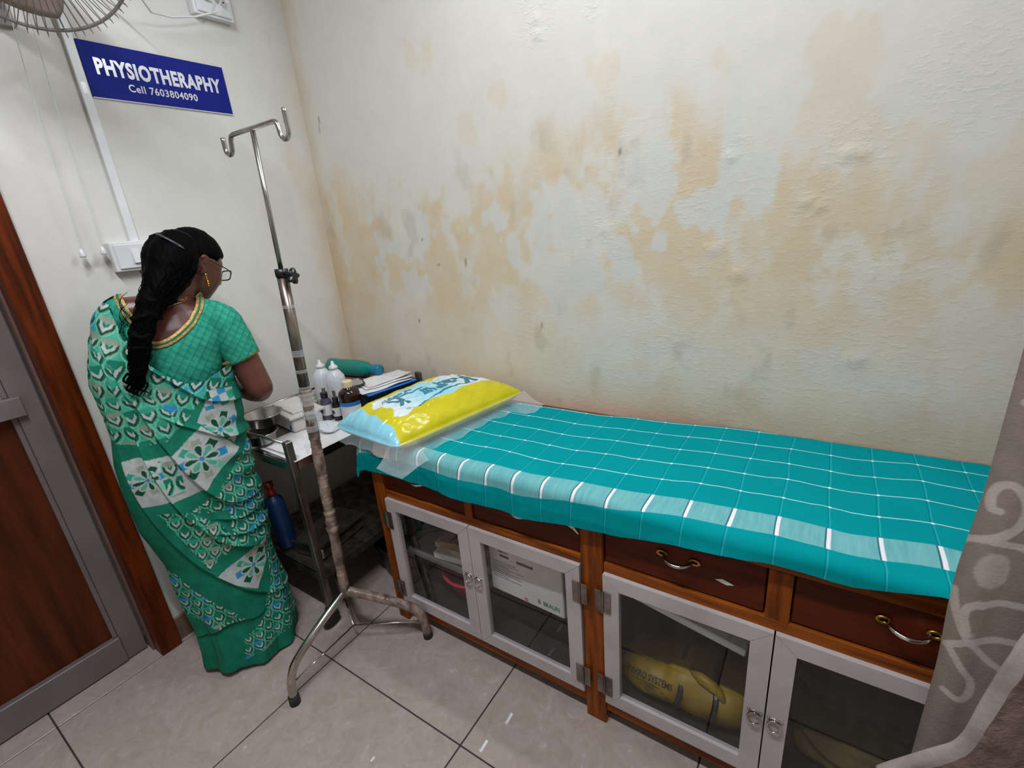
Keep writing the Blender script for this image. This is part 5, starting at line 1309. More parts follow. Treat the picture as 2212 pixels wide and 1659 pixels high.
def build_body():
    B = MB()
    n1, n2 = 64, 96; vs = []; fs = []
    for i in range(1, n1):
        for j in range(n2): vs.append(H(head_shape(math.pi * i / n1, 2 * math.pi * j / n2)))
    vs.append(H(head_shape(0.0, 0))); vs.append(H(head_shape(math.pi, 0)))
    for i in range(n1 - 2):
        for j in range(n2): fs.append((i * n2 + j, i * n2 + (j + 1) % n2, (i + 1) * n2 + (j + 1) % n2, (i + 1) * n2 + j)[::-1])
    tI, bI = (n1 - 1) * n2, (n1 - 1) * n2 + 1
    for j in range(n2): fs.append((j, (j + 1) % n2, tI)); fs.append(((n1 - 2) * n2 + (j + 1) % n2, (n1 - 2) * n2 + j, bI))
    B.add(vs, fs)
    for s in (1, -1):                                # ears: a rounded shell with a hollow rim
        for ring in range(1):
            ep = [H((s * (0.069 + 0.006 * math.sin(a)), -0.012 + 0.013 * math.cos(a) * 1.0 - 0.004, -0.004 + 0.027 * math.sin(a))) for a in np.linspace(-1.9, 2.6, 16)]
            B.tube(ep, [0.0045 + 0.001 * math.sin(i) for i in range(16)], 8)
            limb(B, [H((s * 0.066, -0.016, 0.012)), H((s * 0.067, -0.014, -0.008)), H((s * 0.067, -0.010, -0.030))], [0.008, 0.007, 0.006], 8, 3)
    # neck
    limb(B, [(0.005, 0.005, 1.21), (0.022, 0.020, 1.275), H((0, -0.030, -0.05)), H((0, -0.02, 0.0))], [0.058, 0.050, 0.047, 0.05], 20, 4)
    # trunk
    rg = [(-0.068, 0.0, 0.66, 0.12, 0.10), (-0.068, 0.0, 0.74, 0.150, 0.118, 2.3), (-0.066, 0.0, 0.82, 0.155, 0.118, 2.3), (-0.052, 0.0, 0.92, 0.130, 0.098, 2.2), (-0.040, 0.005, 1.0, 0.125, 0.100, 2.2),
          (-0.024, 0.010, 1.08, 0.132, 0.112, 2.2), (-0.010, 0.010, 1.15, 0.136, 0.110, 2.2), (-0.002, 0.006, 1.205, 0.132, 0.090, 2.1), (0.004, 0.006, 1.245, 0.105, 0.072), (0.010, 0.010, 1.275, 0.062, 0.056)]
    B.add(*loft(rg))
    # shoulders and arms
    limb(B, [(-0.01, 0.0, 1.245), (-0.085, 0.0, 1.262), (-0.125, 0.004, 1.235)], [0.05, 0.046, 0.050], 16, 4)
    limb(B, [(0.02, 0.0, 1.235), (0.09, -0.006, 1.222), (0.130, -0.006, 1.190)], [0.05, 0.048, 0.052], 16, 4)
    limb(B, [(0.130, -0.006, 1.190), (0.155, -0.016, 1.10), (0.178, -0.022, 1.00), (0.186, -0.018, 0.958), (0.172, 0.03, 0.945), (0.145, 0.10, 0.945), (0.112, 0.165, 0.950), (0.094, 0.200, 0.952)], [0.053, 0.048, 0.044, 0.041, 0.040, 0.036, 0.027, 0.022], 18, 5)
    limb(B, [(-0.125, 0.004, 1.235), (-0.158, 0.015, 1.13), (-0.172, 0.035, 1.03), (-0.150, 0.09, 0.985), (-0.090, 0.155, 0.965), (-0.055, 0.185, 0.962)], [0.050, 0.045, 0.040, 0.037, 0.027, 0.022], 18, 5)
    # hands: palm, four fingers of different length, thumb from the side of the palm
    def hand(wr, fw, up, side):
        wr = Vector(wr); fw = Vector(fw).normalized(); side_v = Vector(up).cross(fw).normalized() * side; upv = fw.cross(side_v).normalized() * (1 if side > 0 else -1)
        limb(B, [wr, wr + fw * 0.03, wr + fw * 0.062, wr + fw * 0.082], [0.020, 0.023, 0.025, 0.020], 12, 3)
        for sgn in (-1, 1):
            limb(B, [wr + fw * 0.02 + side_v * 0.010 * sgn, wr + fw * 0.078 + side_v * 0.022 * sgn], [0.014, 0.012], 10, 3)
        for k, (off, ln) in enumerate(((-0.029, 0.058), (-0.010, 0.070), (0.010, 0.075), (0.029, 0.066))):
            b0 = wr + fw * 0.074 + side_v * off
            p1 = b0 + fw * ln * 0.42 - upv * 0.004; p2 = p1 + fw * ln * 0.30 - upv * ln * 0.22; p3 = p2 + fw * ln * 0.16 - upv * ln * 0.24
            limb(B, [b0, p1, p2, p3], [0.0092, 0.0088, 0.0080, 0.0070], 8, 3)
        t0 = wr + fw * 0.022 + side_v * 0.018
        limb(B, [t0, t0 + side_v * 0.026 + fw * 0.018 - upv * 0.008, t0 + side_v * 0.034 + fw * 0.044 - upv * 0.016, t0 + side_v * 0.030 + fw * 0.064 - upv * 0.020], [0.013, 0.0115, 0.0098, 0.008], 10, 3)
    hand((0.092, 0.204, 0.952), (-0.62, 0.30, -0.25), (0, 0, 1), 1)
    hand((-0.053, 0.187, 0.962), (0.70, 0.34, -0.35), (0, 0, 1), -1)
    # legs and feet
    for s in (-1, 1):
        cx = -0.068 + 0.065 * s
        limb(B, [(cx, 0.0, 0.76), (cx, 0.012, 0.45), (cx + 0.004 * s, 0.005, 0.26), (cx + 0.006 * s, 0.0, 0.075)], [0.082, 0.056, 0.048, 0.033], 16, 5)
        limb(B, [(cx + 0.006 * s, -0.022, 0.034), (cx + 0.008 * s, 0.05, 0.044), (cx + 0.014 * s, 0.12, 0.030), (cx + 0.016 * s, 0.155, 0.024)], [0.030, 0.033, 0.030, 0.022], 12, 4)
        for q in range(5):
            tx = cx + 0.016 * s + (q - 2) * 0.0125
            limb(B, [(tx, 0.15, 0.018), (tx, 0.185 - 0.004 * abs(q - (1 if s > 0 else 3)), 0.015)], [0.009, 0.0078], 8, 2)
    o = B.build('body_raw', None)
    md = o.modifiers.new('r', 'REMESH'); md.mode = 'VOXEL'; md.voxel_size = 0.0042; md.use_smooth_shade = True
    sm = o.modifiers.new('s', 'SMOOTH'); sm.factor = 0.5; sm.iterations = 5
    dg = bpy.context.evaluated_depsgraph_get(); me = bpy.data.meshes.new_from_object(o.evaluated_get(dg))
    bpy.data.objects.remove(o)
    return me
me = build_body()
nV = len(me.vertices); BV = np.empty(nV * 3, np.float32); me.vertices.foreach_get('co', BV); BV = BV.reshape(-1, 3)
me.polygons.foreach_set('use_smooth', [True] * len(me.polygons))
skin = mat('brown_skin', (102, 58, 48), 0.36, 0, (88, 48, 40), 9, bump=0.06, bscale=90, spec=0.5)
me.materials.append(skin)
# lips, brows and eyes as colour on the same surface
hl = (BV - np.array(HC)) @ np.array(HM)              # head-local coordinates of every vertex
body = bpy.data.objects.new('body', me); link(body, per)
BVH = BVHTree.FromPolygons([Vector(v) for v in BV], [tuple(p.vertices) for p in me.polygons])
# eyes: small whites with dark irises set into the sockets, brows, lips
for s in (-1, 1):
    MB().lathe([(0, 0.0115), (0.006, 0.010), (0.010, 0.005), (0.0115, 0.0)], 18, Matrix.Translation(H((s * 0.030, 0.066, 0.004))) @ (HM @ Matrix.Rotation(-math.pi / 2, 3, 'X')).to_4x4()).build('eye', mat('eye_white', (220, 214, 206), 0.2), per, True)
    MB().lathe([(0, 0.0125), (0.0045, 0.0118), (0.005, 0.010)], 16, Matrix.Translation(H((s * 0.030, 0.066, 0.003))) @ (HM @ Matrix.Rotation(-math.pi / 2, 3, 'X')).to_4x4()).build('iris', mat('dark_iris', (30, 18, 12), 0.15), per, True)

# ---- blouse: shell lifted off the body surface
def blouse_region(P):
    s, d, z = P[:, 0], P[:, 1], P[:, 2]
    nb = np.interp(s, [-0.125, -0.092, -0.064, -0.03, 0.014, 0.061, 0.092, 0.10, 0.2], [1.45, 1.30, 1.182, 1.172, 1.190, 1.224, 1.272, 1.45, 1.45])      # back neckline
    nf = np.interp(s, [-0.11, -0.08, -0.03, 0.03, 0.07, 0.10], [1.45, 1.25, 1.17, 1.16, 1.25, 1.45])
    top = np.where(d < 0.005, nb, nf)
    m = (z > 0.955) & (z < top) & (s > -0.19)
    # keep the sleeve above its hem, drop forearms and hands
    sl = (s > 0.118) & (z < 1.056 + (s - 0.111) * 0.34)
    sll = (s < -0.135) & (z < 1.09)
    m &= ~sl & ~sll & ~((d > 0.115) & (z < 1.02)) & ~((s > 0.10) & (z < 1.03)) & (z < 1.33)
    hd = np.linalg.norm((P - np.array(HC)) / np.array([0.11, 0.11, 0.125]), axis=1) < 1
    return m & ~hd
nr = np.empty(nV * 3, np.float32); me.vertices.foreach_get('normal', nr); nr = nr.reshape(-1, 3)
inm = blouse_region(BV)
faces = [tuple(p.vertices) for p in me.polygons if all(inm[i] for i in p.vertices)]
used = sorted({i for f in faces for i in f}); mp_ = {i: k for k, i in enumerate(used)}
BL = BV[used].copy(); BN = nr[used]
wr_n = fbm(BL[:, 0] * 30 + BL[:, 2] * 22, BL[:, 2] * 14 - BL[:, 0] * 6, 221, 3) - 0.5
slv = sstep(0.10, 0.15, BL[:, 0])
BL = BL + BN * (0.0045 + 0.004 * slv + 0.007 * np.maximum(wr_n, -0.2) * sstep(1.22, 1.08, BL[:, 2]))[:, None]
G0, G1, G2, GW = L3((26, 138, 112)), L3((66, 174, 148)), L3((12, 98, 78)), L3((196, 214, 204))
def quilt(a, b):
    """diamond lattice of small scale leaves"""
    p = a * 42; q = b * 42; i = np.floor(p + q); j = np.floor(p - q); fx = (p + q) - i; fy = (p - q) - j
    e = np.minimum(np.minimum(fx, 1 - fx), np.minimum(fy, 1 - fy)); sh = (fx + fy) / 2
    return e, sh
e_, sh_ = quilt(BL[:, 0] * 1.0 + 0.15 * BL[:, 2], BL[:, 2] * 0.9)
cB = G0[None] * (1 - sh_[:, None] * 0.8) + G1[None] * sh_[:, None] * 0.8
ln_ = sstep(0.14, 0.05, e_)[:, None]; cB = cB * (1 - 0.55 * ln_) + G2[None] * 0.55 * ln_
bo = mesh_obj('blouse', BL, [tuple(mp_[i] for i in f) for f in faces], vcmat('quilted_green_blouse', 0.75, 0.3, 300, 0.2, 0.08, 45), per, True, None, cB)
md = bo.modifiers.new('smooth', 'SMOOTH'); md.factor = 0.5; md.iterations = 2
md = bo.modifiers.new('thickness', 'SOLIDIFY'); md.thickness = 0.002; md.offset = 1

def hug(p, off):
    h = BVH.find_nearest(Vector(p)); return h[0] + h[1] * off, h[1]
def band(pts, w, off, mtl, name, parent, th=0.0016, n=80):
    """ribbon lying on the body along pts"""
    P = smooth_poly(pts, n); C_ = []; Nn = []
    for p in P:
        a, b_ = hug(p, off); C_.append(a); Nn.append(b_)
    vs = []; fs = []
    for i in range(n):
        tg_ = (C_[min(i + 1, n - 1)] - C_[max(i - 1, 0)]).normalized(); sd = Nn[i].cross(tg_).normalized()
        for a, h_ in ((-w / 2, 0), (-w / 6, th), (w / 6, th), (w / 2, 0)): vs.append(C_[i] + sd * a + Nn[i] * h_)
    for i in range(n - 1):
        for k in range(3): fs.append((i * 4 + k, i * 4 + k + 1, (i + 1) * 4 + k + 1, (i + 1) * 4 + k))
    return mesh_obj(name, vs, fs, mtl, parent, True)
gold = mat('gold_lace_border', (206, 166, 92), 0.45, 0.35, (150, 116, 58), 160, bump=0.5, bscale=220)
greenline = mat('green_border_line', (30, 110, 82), 0.7)
neck_pts = [(-0.098, 0.015, 1.315), (-0.094, -0.04, 1.295), (-0.082, -0.085, 1.235), (-0.064, -0.1, 1.184), (-0.030, -0.1, 1.172), (0.014, -0.1, 1.190), (0.061, -0.09, 1.226), (0.088, -0.045, 1.262), (0.095, 0.0, 1.285), (0.092, 0.04, 1.27)]
band(neck_pts, 0.020, 0.0105, gold, 'neck_border', bo, n=90)
band(neck_pts, 0.006, 0.0124, greenline, 'neck_border_line', bo, n=90)
# sleeve hem band: ring around the upper arm
ax_a = Vector((0.155, -0.016, 1.10)); ax_d = Vector((0.023, -0.006, -0.10)).normalized()
def arm_ring(c, dirv, w, off, mtl, name, tilt=0.0):
    u_ = dirv.cross(Vector((0, 1, 0))).normalized(); v2 = dirv.cross(u_); n = 40; vs = []; fs = []
    for k in range(n):
        t = 2 * math.pi * k / n; rad = u_ * math.cos(t) + v2 * math.sin(t)
        for h_ in (-w / 2, w / 2):
            p0 = c + dirv * (h_)
            hit = BVH.ray_cast(p0 + rad * 0.12, -rad, 0.2); q = hit[0] if hit[0] is not None else p0 + rad * 0.05
            if (q - p0).length > 0.075 or (q - p0).length < 0.02: q = p0 + rad * 0.05
            vs.append(q + rad * off)
    for k in range(n): k2 = (k + 1) % n; fs.append((2 * k, 2 * k2, 2 * k2 + 1, 2 * k + 1))
    o = mesh_obj(name, vs, fs, mtl, bo, True); md = o.modifiers.new('t', 'SOLIDIFY'); md.thickness = 0.002; return o
arm_ring(Vector((0.1595, -0.017, 1.079)), Vector((0.26, -0.05, -0.96)).normalized(), 0.016, 0.0095, gold, 'sleeve_border')

# ---- saree
ZL = [0.004, 0.075, 0.186, 0.287, 0.366, 0.46, 0.52, 0.604, 0.684, 0.76, 0.83, 0.91, 0.978, 1.03, 1.08, 1.134, 1.203, 1.253, 1.288, 1.306, 1.318]
SL = [-0.212, -0.204, -0.199, -0.210, -0.218, -0.218, -0.230, -0.247, -0.249, -0.248, -0.241, -0.226, -0.224, -0.225, -0.228, -0.216, -0.194, -0.171, -0.147, -0.128, -0.100]
ZR = [0.0, 0.09, 0.2, 0.306, 0.409, 0.477, 0.557, 0.615, 0.677, 0.735, 0.795, 0.897, 0.95, 1.01, 1.06, 1.10, 1.2, 1.30]
SR_ = [0.090, 0.104, 0.101, 0.093, 0.091, 0.100, 0.098, 0.106, 0.102, 0.109, 0.112, 0.121, 0.127, 0.122, 0.128, 0.128, 0.11, 0.02]
ZB = [0.0, 0.2, 0.45, 0.70, 0.80, 0.92, 1.02, 1.10, 1.16, 1.22, 1.26, 1.29, 1.318]
SBk = [0.150, 0.140, 0.132, 0.140, 0.142, 0.128, 0.126, 0.128, 0.124, 0.108, 0.092, 0.070, 0.03]      # back half depth
SFt = [0.165, 0.155, 0.140, 0.142, 0.140, 0.128, 0.130, 0.138, 0.132, 0.112, 0.092, 0.070, 0.03]
def top_back(s): return np.interp(s, [-0.3, -0.125, -0.117, -0.101, -0.082, -0.035, -0.006, 0.045, 0.101, 0.13, 0.3], [1.318, 1.318, 1.272, 1.209, 1.159, 1.088, 1.056, 1.043, 1.068, 1.072, 1.07])
def top_front(s): return np.interp(s, [-0.3, -0.11, -0.06, 0.02, 0.13, 0.3], [1.318, 1.318, 1.25, 1.13, 1.06, 1.06])

GD, GM, GL = L3((6, 78, 52)), L3((18, 118, 92)), L3((48, 154, 126)); WH, BLU, TL, GRY = L3((178, 184, 182)), L3((44, 138, 186)), L3((112, 190, 164)), L3((148, 156, 140))
def inpoly(x, y, poly):
    r = np.zeros(x.shape, bool); n = len(poly)
    for i in range(n):
        x0, y0 = poly[i]; x1, y1 = poly[(i + 1) % n]
        if y0 == y1: continue
        c = ((y0 > y) != (y1 > y)) & (x < (x1 - x0) * (y - y0) / (y1 - y0) + x0); r ^= c
    return r
def put(c, m_, col): c[m_] = col
def chevrons(c, msk, a, b, w_, h_, ang=0.0, blue=None):
    """rows of scale-like leaves, each with a white chevron inside a dark outline"""
    ca, sa = math.cos(ang), math.sin(ang); p = (a * ca + b * sa) / w_; q = (-a * sa + b * ca) / h_
    row = np.floor(q); p = p + 0.5 * (row % 2); colm = np.floor(p); u = p - colm - 0.5; v = q - row
    rnd = np.modf(np.abs(np.sin(row * 12.9 + colm * 78.2) * 43758.5))[0]
    r = np.hypot(u * 2.0, (v - 0.62) * 1.55)
    tip = v - np.abs(u) * 1.1
    leaf = (r < 0.98) | ((v < 0.65) & (np.abs(u) < 0.5 * v / 0.65))
    outl = leaf & ~((r < 0.86) | ((v < 0.60) & (np.abs(u) < 0.42 * v / 0.65 - 0.02)))
    k = np.where(rnd[:, None] < 0.45, GM[None], np.where(rnd[:, None] < 0.75, GL[None], GRY[None] * 0.8 + GM[None] * 0.2))
    if blue is not None: k = np.where((rnd > 1 - blue)[:, None], BLU[None], k)
    m1 = msk & leaf; c[m1] = k[m1]
    m1 = msk & outl; c[m1] = TL
    ch = (tip > 0.02) & (tip < 0.36) & (np.abs(u) < 0.40) & (v < 0.78); m1 = msk & ch; c[m1] = GD
    ch = (tip > 0.20) & (tip < 0.48) & (np.abs(u) < 0.27) & (v < 0.80); m1 = msk & ch; c[m1] = WH
    ch = (tip > 0.42) & (tip < 0.58) & (np.abs(u) < 0.14); m1 = msk & ch; c[m1] = GM
def flower(c, msk, a, b, ca_, cb_, R_, rot=0.0, sx=1.0):
    x = (a - ca_) / sx; y = b - cb_; r = np.hypot(x, y) / R_; t = np.arctan2(y, x) + rot
    k = np.floor(t / (math.pi / 4)); f = (t / (math.pi / 4) - k - 0.5) * 2
    # squares outside the petals
    xr = r * np.cos((t - (k + 0.5) * math.pi / 4)); yr = r * np.sin((t - (k + 0.5) * math.pi / 4))
    sq = (np.abs(xr - 1.12) < 0.26) & (np.abs(yr) < 0.26)
    pal = np.array([BLU, GD, GRY, GL, BLU * 0.9, GD, GRY, TL]); kk = (k % 8).astype(int)
    m1 = msk & sq; c[m1] = pal[kk[m1]]
    pet = np.abs(f) < 1.05 * np.sqrt(np.clip(1 - ((r - 0.56) / 0.46) ** 2, 0, 1)) * 0.88
    pin = np.abs(f) < 1.05 * np.sqrt(np.clip(1 - ((r - 0.56) / 0.38) ** 2, 0, 1)) * 0.62
    m1 = msk & pet & (r < 1.05); c[m1] = WH
    m1 = msk & pin & (r < 1.0); c[m1] = np.where((kk[m1] % 2 == 0)[:, None], GD[None], (GL * 0.6 + TL * 0.4)[None])
    m1 = msk & (r < 0.19); c[m1] = WH
    m1 = msk & (r < 0.155); c[m1] = BLU
def saree_colours(S, Z, back):
    """pattern in (s, z) of the cloth lying on the back; the front uses the same repeat mirrored"""
    a = S.copy(); b = Z.copy()
    nz_ = fbm(a * 26 + 7, b * 18, 231, 4); nzl = fbm(a * 9 + 3, b * 7, 241, 3)
    a = a + (fbm(a * 18, b * 12, 251, 2) - 0.5) * 0.010; b = b + (fbm(a * 14 + 5, b * 16, 261, 2) - 0.5) * 0.010
    c = GM[None] * (1.25 - 0.6 * nz_[:, None]) * np.ones((len(a), 1))
    c = c * (0.75 + 0.5 * nzl[:, None])
    full = np.ones(len(a), bool)
    # upper pallu: columns of motifs down from the left shoulder
    up = inpoly(a, b, [(-0.30, 1.40), (-0.02, 1.40), (0.14, 1.08), (0.13, 1.0), (0.04, 1.015), (-0.02, 0.955), (-0.10, 0.895), (-0.155, 0.905), (-0.215, 0.915), (-0.30, 0.92)])
    c[up] = (GL * 0.75 + TL * 0.25)[None] * (0.8 + 0.45 * nz_[up][:, None])
    blu = up & (nzl > 0.56); c[blu] = c[blu] * 0.45 + BLU * 0.55
    chevrons(c, up & (a < -0.075 + 0.5 * (1.0 - b)), a + 0.10 * (b - 1.0), b, 0.040, 0.046, 0.03)
    chevrons(c, up & (a >= -0.075 + 0.5 * (1.0 - b)), a, b, 0.046, 0.050, -0.5, 0.15)
    # white sash with flowers, edged by plain green
    w1 = inpoly(a, b, [(-0.209, 0.862), (-0.174, 0.868), (-0.146, 0.856), (-0.092, 0.858), (-0.001, 0.918), (0.077, 0.809), (0.023, 0.772), (-0.039, 0.720), (-0.124, 0.711), (-0.196, 0.715)])
    w2 = inpoly(a, b, [(0.041, 1.018), (0.106, 0.996), (0.100, 0.914), (0.069, 0.828), (-0.006, 0.930), (0.024, 0.977)])
    for w_ in (w1, w2): c[w_] = WH[None] * (0.88 + 0.2 * nz_[w_][:, None])
    flower(c, w1 & (a < -0.105), a, b, -0.166, 0.795, 0.034, 0.2)
    flower(c, w1 & (a > -0.105), a, b, -0.023, 0.818, 0.046, 0.35)
    chevrons(c, w1 & (a > -0.128) & (a < -0.085) & (b > 0.73) & (b < 0.845), a + 0.106, b - 0.735, 0.044, 0.052, 0.0)
    flower(c, w2 & (b < 0.955), a, b, 0.041, 0.889, 0.040, 0.1)
    sqm = w2 & (b > 0.955); kx = np.floor(a / 0.022); ky = np.floor(b / 0.022); chk = ((kx + ky) % 2 == 0)
    m1 = sqm & chk; c[m1] = np.where(((kx[m1] + 2 * ky[m1]) % 3 == 0)[:, None], BLU[None], np.where(((kx[m1] + 2 * ky[m1]) % 3 == 1)[:, None], GD[None], GL[None]))
    # right hip: fine scales
    hip = inpoly(a, b, [(0.09, 0.80), (0.15, 0.84), (0.16, 0.40), (0.075, 0.46), (-0.02, 0.50), (0.0, 0.62), (-0.10, 0.66), (-0.02, 0.69), (0.035, 0.745)])
    chevrons(c, hip, a, b, 0.034, 0.036, 0.25, 0.15)
    mid = inpoly(a, b, [(-0.175, 0.685), (-0.10, 0.665), (-0.04, 0.60), (0.004, 0.500), (-0.10, 0.445), (-0.135, 0.56)])
    chevrons(c, mid, a, b, 0.036, 0.042, -0.15)
    w3 = inpoly(a, b, [(-0.093, 0.410), (-0.027, 0.432), (0.072, 0.462), (0.060, 0.38), (0.008, 0.304)])
    c[w3] = WH[None] * (0.82 + 0.2 * nz_[w3][:, None]); flower(c, w3, a, b, 0.020, 0.388, 0.040, 0.3)
    rsd = inpoly(a, b, [(0.078, 0.46), (0.2, 0.46), (0.2, 0.10), (0.06, 0.075), (-0.09, 0.05), (-0.075, 0.13), (0.0, 0.185), (0.05, 0.30)])
    chevrons(c, rsd, a, b, 0.034, 0.038, 0.2, 0.2)
    lft = inpoly(a, b, [(-0.25, 0.47), (-0.19, 0.44), (-0.13, 0.34), (-0.05, 0.215), (-0.12, 0.20), (-0.19, 0.26), (-0.25, 0.36)])
    chevrons(c, lft, a, b, 0.036, 0.040, 0.1, 0.2)
    edge = seg_dist(a, b, smooth_poly([(0.006, 0.201), (-0.065, 0.208), (-0.13, 0.20), (-0.187, 0.165)], 30)); k = sstep(0.004, 0.002, edge)[:, None]; c = c * (1 - k) + GD * 0.6 * k
    edge = seg_dist(a, b, np.array([(-0.141, 1.074), (-0.124, 1.013), (-0.101, 0.892), (-0.054, 0.752), (-0.014, 0.678)])); 
    c = c * (0.82 + 0.30 * fbm(a * 60, b * 40, 271, 3)[:, None])
    return c
def build_saree():
    nt_, nz2 = 560, 560
    T = np.linspace(0, 1, nz2)
    th = np.linspace(0, 2 * np.pi, nt_, endpoint=False)          # 0 = her right, pi/2 = front, 3pi/2 = back
    TH, TT_ = np.meshgrid(th, T, indexing='ij')
    ct, st_ = np.cos(TH), np.sin(TH)
    back = st_ < 0
    # first guess of s to read the top edge, then the level heights
    s_guess = np.where(ct > 0, ct * 0.125, ct * 0.22)
    zt = np.where(back, top_back(s_guess), top_front(s_guess))
    for _ in range(3):
        sl = np.interp(zt, ZL, SL); sr = np.interp(zt, ZR, SR_); s_guess = (sl + sr) / 2 + (sr - sl) / 2 * np.sign(ct) * np.abs(ct) ** 0.9
        zt = 0.6 * zt + 0.4 * np.where(back, top_back(s_guess), top_front(s_guess))
    hem = 0.012 + 0.010 * (1 + np.sin(TH * 3 + 1)) * 0.5 + 0.012 * sstep(-0.2, -0.9, ct) * back
    Z = hem + (zt - hem) * TT_
    sl = np.interp(Z, ZL, SL); sr = np.interp(Z, ZR, SR_)
    bd = np.interp(Z, ZB, SBk); fd = np.interp(Z, ZB, SFt)
    cS = (sl + sr) / 2; aS = (sr - sl) / 2
    e = 2 / 2.25
    S = cS + aS * np.sign(ct) * np.abs(ct) ** e
    D = np.where(back, -bd, fd) * np.abs(st_) ** e
    # folds: long creases running from the left shoulder round to the right hip, tucks at the hip, hanging pleats below
    sd = S.copy()
    def crease(pts, w_, h_):
        P = smooth_poly(pts, 40); d = np.full(S.shape, 9.0); side = np.zeros(S.shape)
        for (x0, y0), (x1, y1) in zip(P[:-1], P[1:]):
            vx, vy = x1 - x0, y1 - y0; L = vx * vx + vy * vy + 1e-12; t = np.clip(((sd - x0) * vx + (Z - y0) * vy) / L, 0, 1)
            dx, dy = sd - x0 - t * vx, Z - y0 - t * vy; dd = np.hypot(dx, dy); s_ = np.sign(vx * dy - vy * dx); upd = dd < d; d = np.where(upd, dd, d); side = np.where(upd, s_, side)
        # a step: the upper layer stands proud and tucks under itself
        return 1.7 * h_ * np.exp(-np.maximum(d * side, 0) / w_) * np.where(side > 0, 1, np.exp(-(d / (w_ * 0.12)) ** 2)) * back
    out = crease([(-0.150, 1.20), (-0.141, 1.074), (-0.124, 1.013), (-0.101, 0.892), (-0.054, 0.752), (-0.014, 0.678), (0.035, 0.635), (0.12, 0.62)], 0.035, 0.011)
    out += crease([(-0.172, 1.20), (-0.161, 1.08), (-0.155, 0.979), (-0.153, 0.868), (-0.141, 0.788), (-0.119, 0.69), (-0.088, 0.618), (-0.034, 0.519), (0.05, 0.45)], 0.030, 0.010)
    out += crease([(-0.195, 1.15), (-0.20, 0.95), (-0.205, 0.80), (-0.19, 0.68), (-0.15, 0.55), (-0.10, 0.44), (0.0, 0.30), (0.09, 0.22)], 0.03, 0.008)
    out += crease([(-0.09, 1.14), (-0.03, 1.06), (0.03, 0.99), (0.11, 0.955)], 0.018, 0.007)
    out += crease([(-0.06, 0.95), (0.0, 0.90), (0.05, 0.86), (0.12, 0.84)], 0.018, 0.006)
    out += crease([(-0.02, 0.60), (0.04, 0.575), (0.12, 0.58)], 0.016, 0.006)
    out += crease([(-0.03, 0.55), (0.03, 0.52), (0.12, 0.51)], 0.016, 0.006)
    out += crease([(-0.25, 0.20), (-0.187, 0.165), (-0.13, 0.20), (-0.065, 0.208), (0.006, 0.201), (0.06, 0.24), (0.10, 0.32)][::-1], 0.05, -0.0) 
    f1 = fbm((S * 13 + Z * 7).ravel(), (Z * 3 - S * 4).ravel(), 281, 4).reshape(S.shape) - 0.5
    f2 = fbm((TH * 3.5).ravel(), (Z * 1.4).ravel(), 291, 3).reshape(S.shape) - 0.5
    low = sstep(0.5, 0.1, Z)
    nearr = sstep(0.0, 0.09, S) * sstep(0.95, 0.85, Z) * sstep(0.42, 0.52, Z)
    out += 0.012 * f1 * (1 - 0.6 * low) + low * (0.022 * f2 + 0.008 * np.sin(TH * 9 + 2)) + 0.006 * np.sin(Z * 95 + S * 30) * nearr
    out += 0.004
    nrm = np.stack([ct * 0.8, st_], -1); nrm /= np.linalg.norm(nrm, axis=-1, keepdims=True)
    S2 = S + nrm[..., 0] * out * 0.6; D2 = D + nrm[..., 1] * out
    # layer end on the skirt: cloth below the diagonal hem sits further in
    le = np.interp(S, [-0.25, -0.187, -0.13, -0.065, 0.006, 0.05, 0.10], [0.12, 0.168, 0.198, 0.208, 0.201, 0.25, 0.33])
    D2 = D2 + back * sstep(0.004, -0.004, Z - le) * 0.007
    cl_ = saree_colours(S.ravel(), Z.ravel(), back.ravel())
    P = np.stack([S2, D2, Z], -1).reshape(-1, 3)
    f = grid_faces(nt_, nz2, True)
    o = mesh_obj('saree', P, f, vcmat('printed_saree_cotton', 0.8, 0.15, 400, 0.2, 0.05, 90), per, True, None, cl_)
    return o
sar = build_saree()

